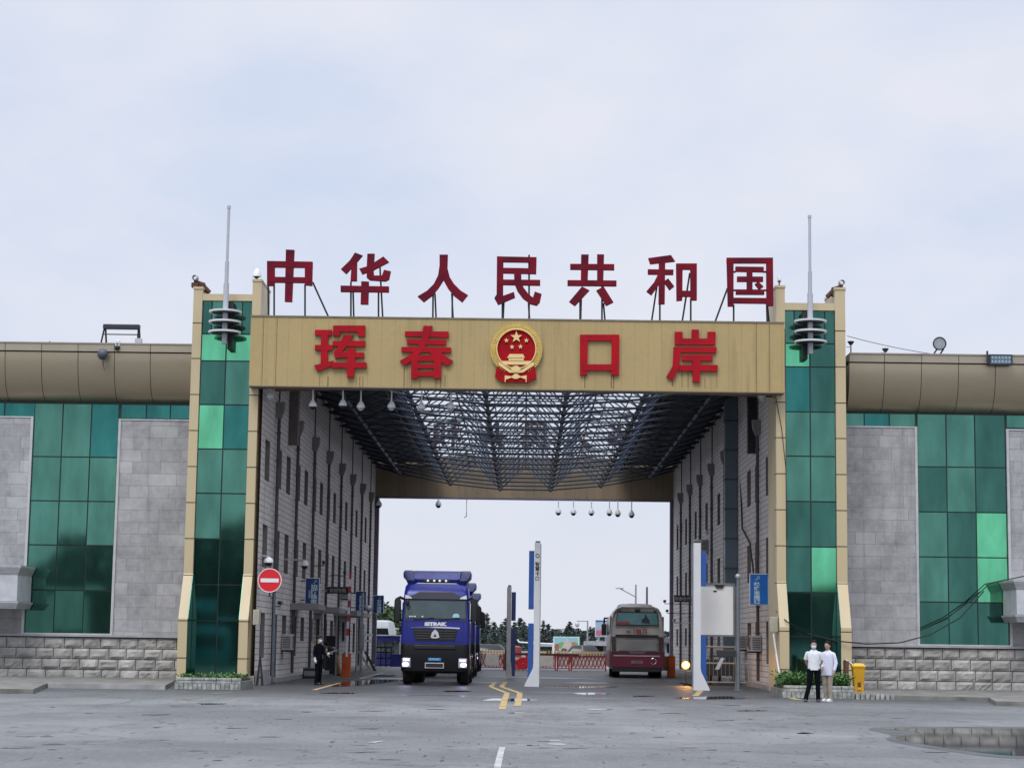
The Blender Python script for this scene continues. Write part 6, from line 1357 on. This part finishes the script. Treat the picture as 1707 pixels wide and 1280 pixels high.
# lamps
def lamp(px, pyt, Y, arm, lab, ball=False):
    p = at(px, pyt, Y); t = thing('street_lamp', lab, 'street lamp', (p.x, Y, 0)); m = MB(); m.tube([(0, 0, 0), (0, 0, p.z)], .1, 6, .06); m.build('pole', GREY, t)
    if arm:
        m = MB(); m.tube([(0, 0, p.z - arm[2]), (arm[0], 0, p.z + arm[1] - arm[2])], .045, 5); m.build('arm', GREY, t)
        m = MB(); 
        if ball: m.sphere((arm[0], 0, p.z + arm[1] - .35), .2, (1, 1, 1.2)); m.tube([(arm[0], 0, p.z + arm[1] - .2), (arm[0], 0, p.z + arm[1])], .04, 5)
        else: m.box(arm[0] - .3, arm[0] + .3, -.12, .12, p.z + arm[1] - arm[2] - .05, p.z + arm[1] - arm[2] + .07, .02)
        m.build('lamp_head', LGREY, t)
lamp(1060, 974, 150, (-1.25, .65, .95), 'grey street lamp with a raised arm above the coach'); lamp(1078.5, 978, 120, None, 'plain dark post standing behind the coach'); lamp(979.5, 1034, 170, (-.9, 0, 0.05), 'camera post with a horizontal arm over the far yard', True)
lamp(971, 1075, 140, None, 'short white post with a rounded top in the far yard')
t = thing('overhead_pipe', 'pale horizontal pipe barrier behind the white pillar in the yard', 'pipe', (at(893, 1072, 140).x, 140, 0)); a, b = at(865, 1070, 140), at(922, 1073, 140); m = MB(t); m.tube([(a.x, 140, a.z), (b.x, 140, a.z - .1)], .05, 6); m.tube([(a.x, 140, a.z), (a.x - .1, 140, a.z + .2)], .06, 6); m.build('pipe', WHITE); m = MB(t); m.tube([(b.x, 140, 0), (b.x, 140, a.z)], .06, 6); m.build('post', WHITE)
# trees
PINE_HAZED = mat('hazed_pine_foliage', (.085, .115, .105), .9, 0, .3, 1.2, dirt=(.045, .062, .058)); LEAF = mat('leafy_foliage', (.09, .14, .06), .9, 0, .3, 1, dirt=(.03, .055, .02)); BARK = mat('bark', (.06, .045, .035), .9)  # pine green greyed and lightened, distance haze put into the colour
def pine_proto(h, seed, label):
    r = random.Random(seed); t = thing('pine_tree', label, 'tree', (0, 0, 0), 'pines beyond the yard'); m = MB(); m.tube([(0, 0, 0), (0, 0, h * .5), (.1, 0, h * .98)], h * .022, 6, .02); m.build('trunk', BARK, t)
    m = MB()
    for _ in range(int(h * 26)):
        z = h * (.12 + .88 * r.random() ** .85); w = (1 - z / h) ** .75 * h * .26 * r.uniform(.45, 1.25) + .12; a = r.uniform(0, 6.283); d = Vector((math.cos(a), math.sin(a), r.uniform(-.05, .35)))
        for q_ in range(9):
            c = Vector((0, 0, z)) + d * w * (.15 + .85 * q_ / 8); s_ = .22 * r.uniform(.6, 1.5); u = Vector((r.uniform(-1, 1), r.uniform(-1, 1), r.uniform(-.5, .6))) * s_; v = Vector((r.uniform(-1, 1), r.uniform(-1, 1), r.uniform(-.6, .5))) * s_
            m.add([c - u, c + v, c + u * .8, c - v * .7], [(0, 1, 2, 3)])
    m.build('crown', PINE_HAZED, t); return t
protos = [pine_proto(h, k * 7 + 1, 'x') for k, h in enumerate((7.5, 9, 8))]
used = [0, 0, 0]
# (pixel x of the trunk, pixel y of the tip)
tips = [(803, 1034), (812, 1022), (824, 1037), (836, 1040), (843, 1030), (858, 1037), (867, 1030), (874, 1036), (883, 1042), (894, 1038), (906, 1034), (914, 1040), (922, 1048), (931, 1056), (950, 1036), (944, 1046), (957, 1047), (964, 1047), (972, 1052), (984, 1044), (990, 1050), (999, 1052), (1006, 1048), (940, 1055), (852, 1046), (830, 1050), (655, 1028), (663, 1036)]
words = ('tallest', 'broad', 'narrow')
for i, (px, py) in enumerate(tips):
    Y = 215 + (i * 37) % 60; p = at(px, py, Y); k = i % 3; hh = p.z; pr = protos[k]; sc = hh / (7.5, 9, 8)[k]
    where = 'left edge, near the lorries' if px < 700 else 'between the lorries and the white pillar' if px < 885 else 'right of the white pillar' if px < 925 else 'above the billboard' if px < 968 else 'left of the coach'
    o = pr if not used[k] else copy_tree(pr)
    used[k] = 1; o.location = (p.x, Y, 0); o.scale = (sc * 1.25, sc * 1.25, sc); o.rotation_euler = (0, 0, i * 1.3)
    o['label'] = 'dark pine %s, tree %d of the far line' % (where, i + 1)
for pxa, lab in ((790, 'x'),):
    m = MB(); r = random.Random(5)
    for _ in range(9000):
        x = r.uniform(-75, 75); Y = r.uniform(282, 300); hz_ = 3.6 + 1.4 * noise.noise(Vector((x * .09, 3, 1))) + 1.0 * noise.noise(Vector((x * .4, 1, 4)))
        c = Vector((x, Y, r.uniform(0, 1) ** .6 * max(1, hz_))); s_ = r.uniform(.25, .7); u = Vector((r.uniform(-1, 1), r.uniform(-.6, .6), r.uniform(-.6, .6))) * s_; v = Vector((r.uniform(-.6, .6), r.uniform(-1, 1), r.uniform(-1, 1))) * s_; m.add([c - u, c - v, c + u, c + v], [(0, 1, 2, 3)])
    o = struct(m.build('far_woods', PINE_HAZED), 'stuff'); o['label'] = 'haze-coloured dark mass of woods behind the single pines'
def bushy(px, Y, w, h, lab):
    p = at(px, 1060, Y); t = thing('leafy_tree', lab, 'tree', (p.x, Y, 0), None); r = random.Random(int(px)); m = MB(); m.tube([(0, 0, 0), (0, 0, h * .5)], .15, 6, .08)
    for k in range(5): a = k * 1.26; m.tube([(0, 0, h * .35), (math.cos(a) * w * .3, math.sin(a) * w * .3, h * .7)], .07, 5, .03)
    m.build('trunk', BARK, t); m = MB()
    for _ in range(1800):
        d = Vector((r.gauss(0, 1), r.gauss(0, 1), r.gauss(0, 1))).normalized(); rr = r.uniform(.55, 1) * (1 + .35 * noise.noise(d * 2 + Vector((px, 0, 0)))); c = Vector((d.x * w * rr / 2, d.y * w * rr / 2, h * .6 + d.z * h * .4 * rr)); s_ = r.uniform(.12, .3)
        u = Vector((r.uniform(-1, 1), r.uniform(-1, 1), r.uniform(-1, 1))) * s_; v = u.cross(Vector((r.uniform(-1, 1), r.uniform(-1, 1), 1))).normalized() * s_; m.add([c - u, c - v, c + u, c + v], [(0, 1, 2, 3)])
    m.build('crown', LEAF, t)
bushy(628, 190, 5, 5.2, 'rounded green tree under the far blue sign'); bushy(645, 195, 5, 4.6, 'rounded green tree just left of the front lorry mirror')

# ------------------------------------------------------------------ across the forecourt, seen mirrored in the left glass
m = MB(); r = random.Random(11)
for _ in range(16000):
    x = r.uniform(-75, -14); Y = r.uniform(-52, -44); top = 11.0 + 2.2 * noise.noise(Vector((x * .11, 0, 7))) + 1.5 * noise.noise(Vector((x * .5, 2, 0))); top *= .72 + .28 * min(1, max(0, (x + 47) / 5))
    c = Vector((x, Y, r.uniform(0, 1) ** .7 * top)); s_ = r.uniform(.2, .6); u = Vector((r.uniform(-1, 1), r.uniform(-.6, .6), r.uniform(-.6, .6))) * s_; v = Vector((r.uniform(-.6, .6), r.uniform(-1, 1), r.uniform(-1, 1))) * s_; m.add([c - u, c - v, c + u, c + v], [(0, 1, 2, 3)])
for _ in range(3500):
    x = r.uniform(17, 34); Y = r.uniform(-52, -46); top = 5.6 + 1.6 * noise.noise(Vector((x * .3, 0, 3))) + .8 * noise.noise(Vector((x, 2, 0)))
    c = Vector((x, Y, r.uniform(0, 1) ** .7 * top)); s_ = r.uniform(.3, .7); u = Vector((r.uniform(-1, 1), r.uniform(-.6, .6), r.uniform(-.6, .6))) * s_; v = Vector((r.uniform(-.6, .6), r.uniform(-1, 1), r.uniform(-1, 1))) * s_; m.add([c - u, c - v, c + u, c + v], [(0, 1, 2, 3)])
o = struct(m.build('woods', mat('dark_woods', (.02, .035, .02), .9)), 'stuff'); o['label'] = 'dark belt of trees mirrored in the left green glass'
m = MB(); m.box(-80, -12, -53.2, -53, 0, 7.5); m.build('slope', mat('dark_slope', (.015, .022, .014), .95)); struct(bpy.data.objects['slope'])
t = thing('box_trailer', 'pale tarpaulin-sided trailer mirrored in the lower left wing glass', 'trailer', (-36, -14, 0))
m = MB(); m.box(-4.5, 2.5, 0, 2.5, 1.15, 5.1, .05); m.build('tarpaulin', mat('pale_tarp', (.5, .55, .5), .7), t); m = MB(); m.box(-4.5, 2.6, .1, 2.4, .95, 1.14); m.build('chassis', BLACK, t)
for x in (-3.6, -2.6, 1.4):
    for y in (.25, 2.25): m = MB(); m.lathe([(.3, -.15), (.48, -.15), (.5, 0), (.48, .15), (.3, .15)], (x, y, .5), 'Y', 16); m.build('wheel', TYRE, t, 40)
t = thing('parked_coach', 'dark teal coach mirrored in the left tower glass', 'bus', (-24.5, -6, 0))
m = MB(); m.loft([[Vector((x, y, z)) for x, y in rrect(0, 0, hx, hy, .3, 3)] for z, hx, hy in ((.4, 3.6, 1.1), (1.5, 3.7, 1.2), (2.8, 3.6, 1.15), (3.2, 3.2, .9))]); m.build('body', mat('teal_paint', (.03, .25, .33), .3), t, 40); m = MB(); m.box(-3.4, 3.4, 1.17, 1.21, 1.6, 2.5); m.build('window', GLASSD, t)
for x in (-2.4, 2.4): m = MB(); m.lathe([(.3, -.15), (.48, -.15), (.5, 0), (.48, .15), (.3, .15)], (x, 1.05, .5), 'Y', 16); m.build('wheel', TYRE, t, 40)
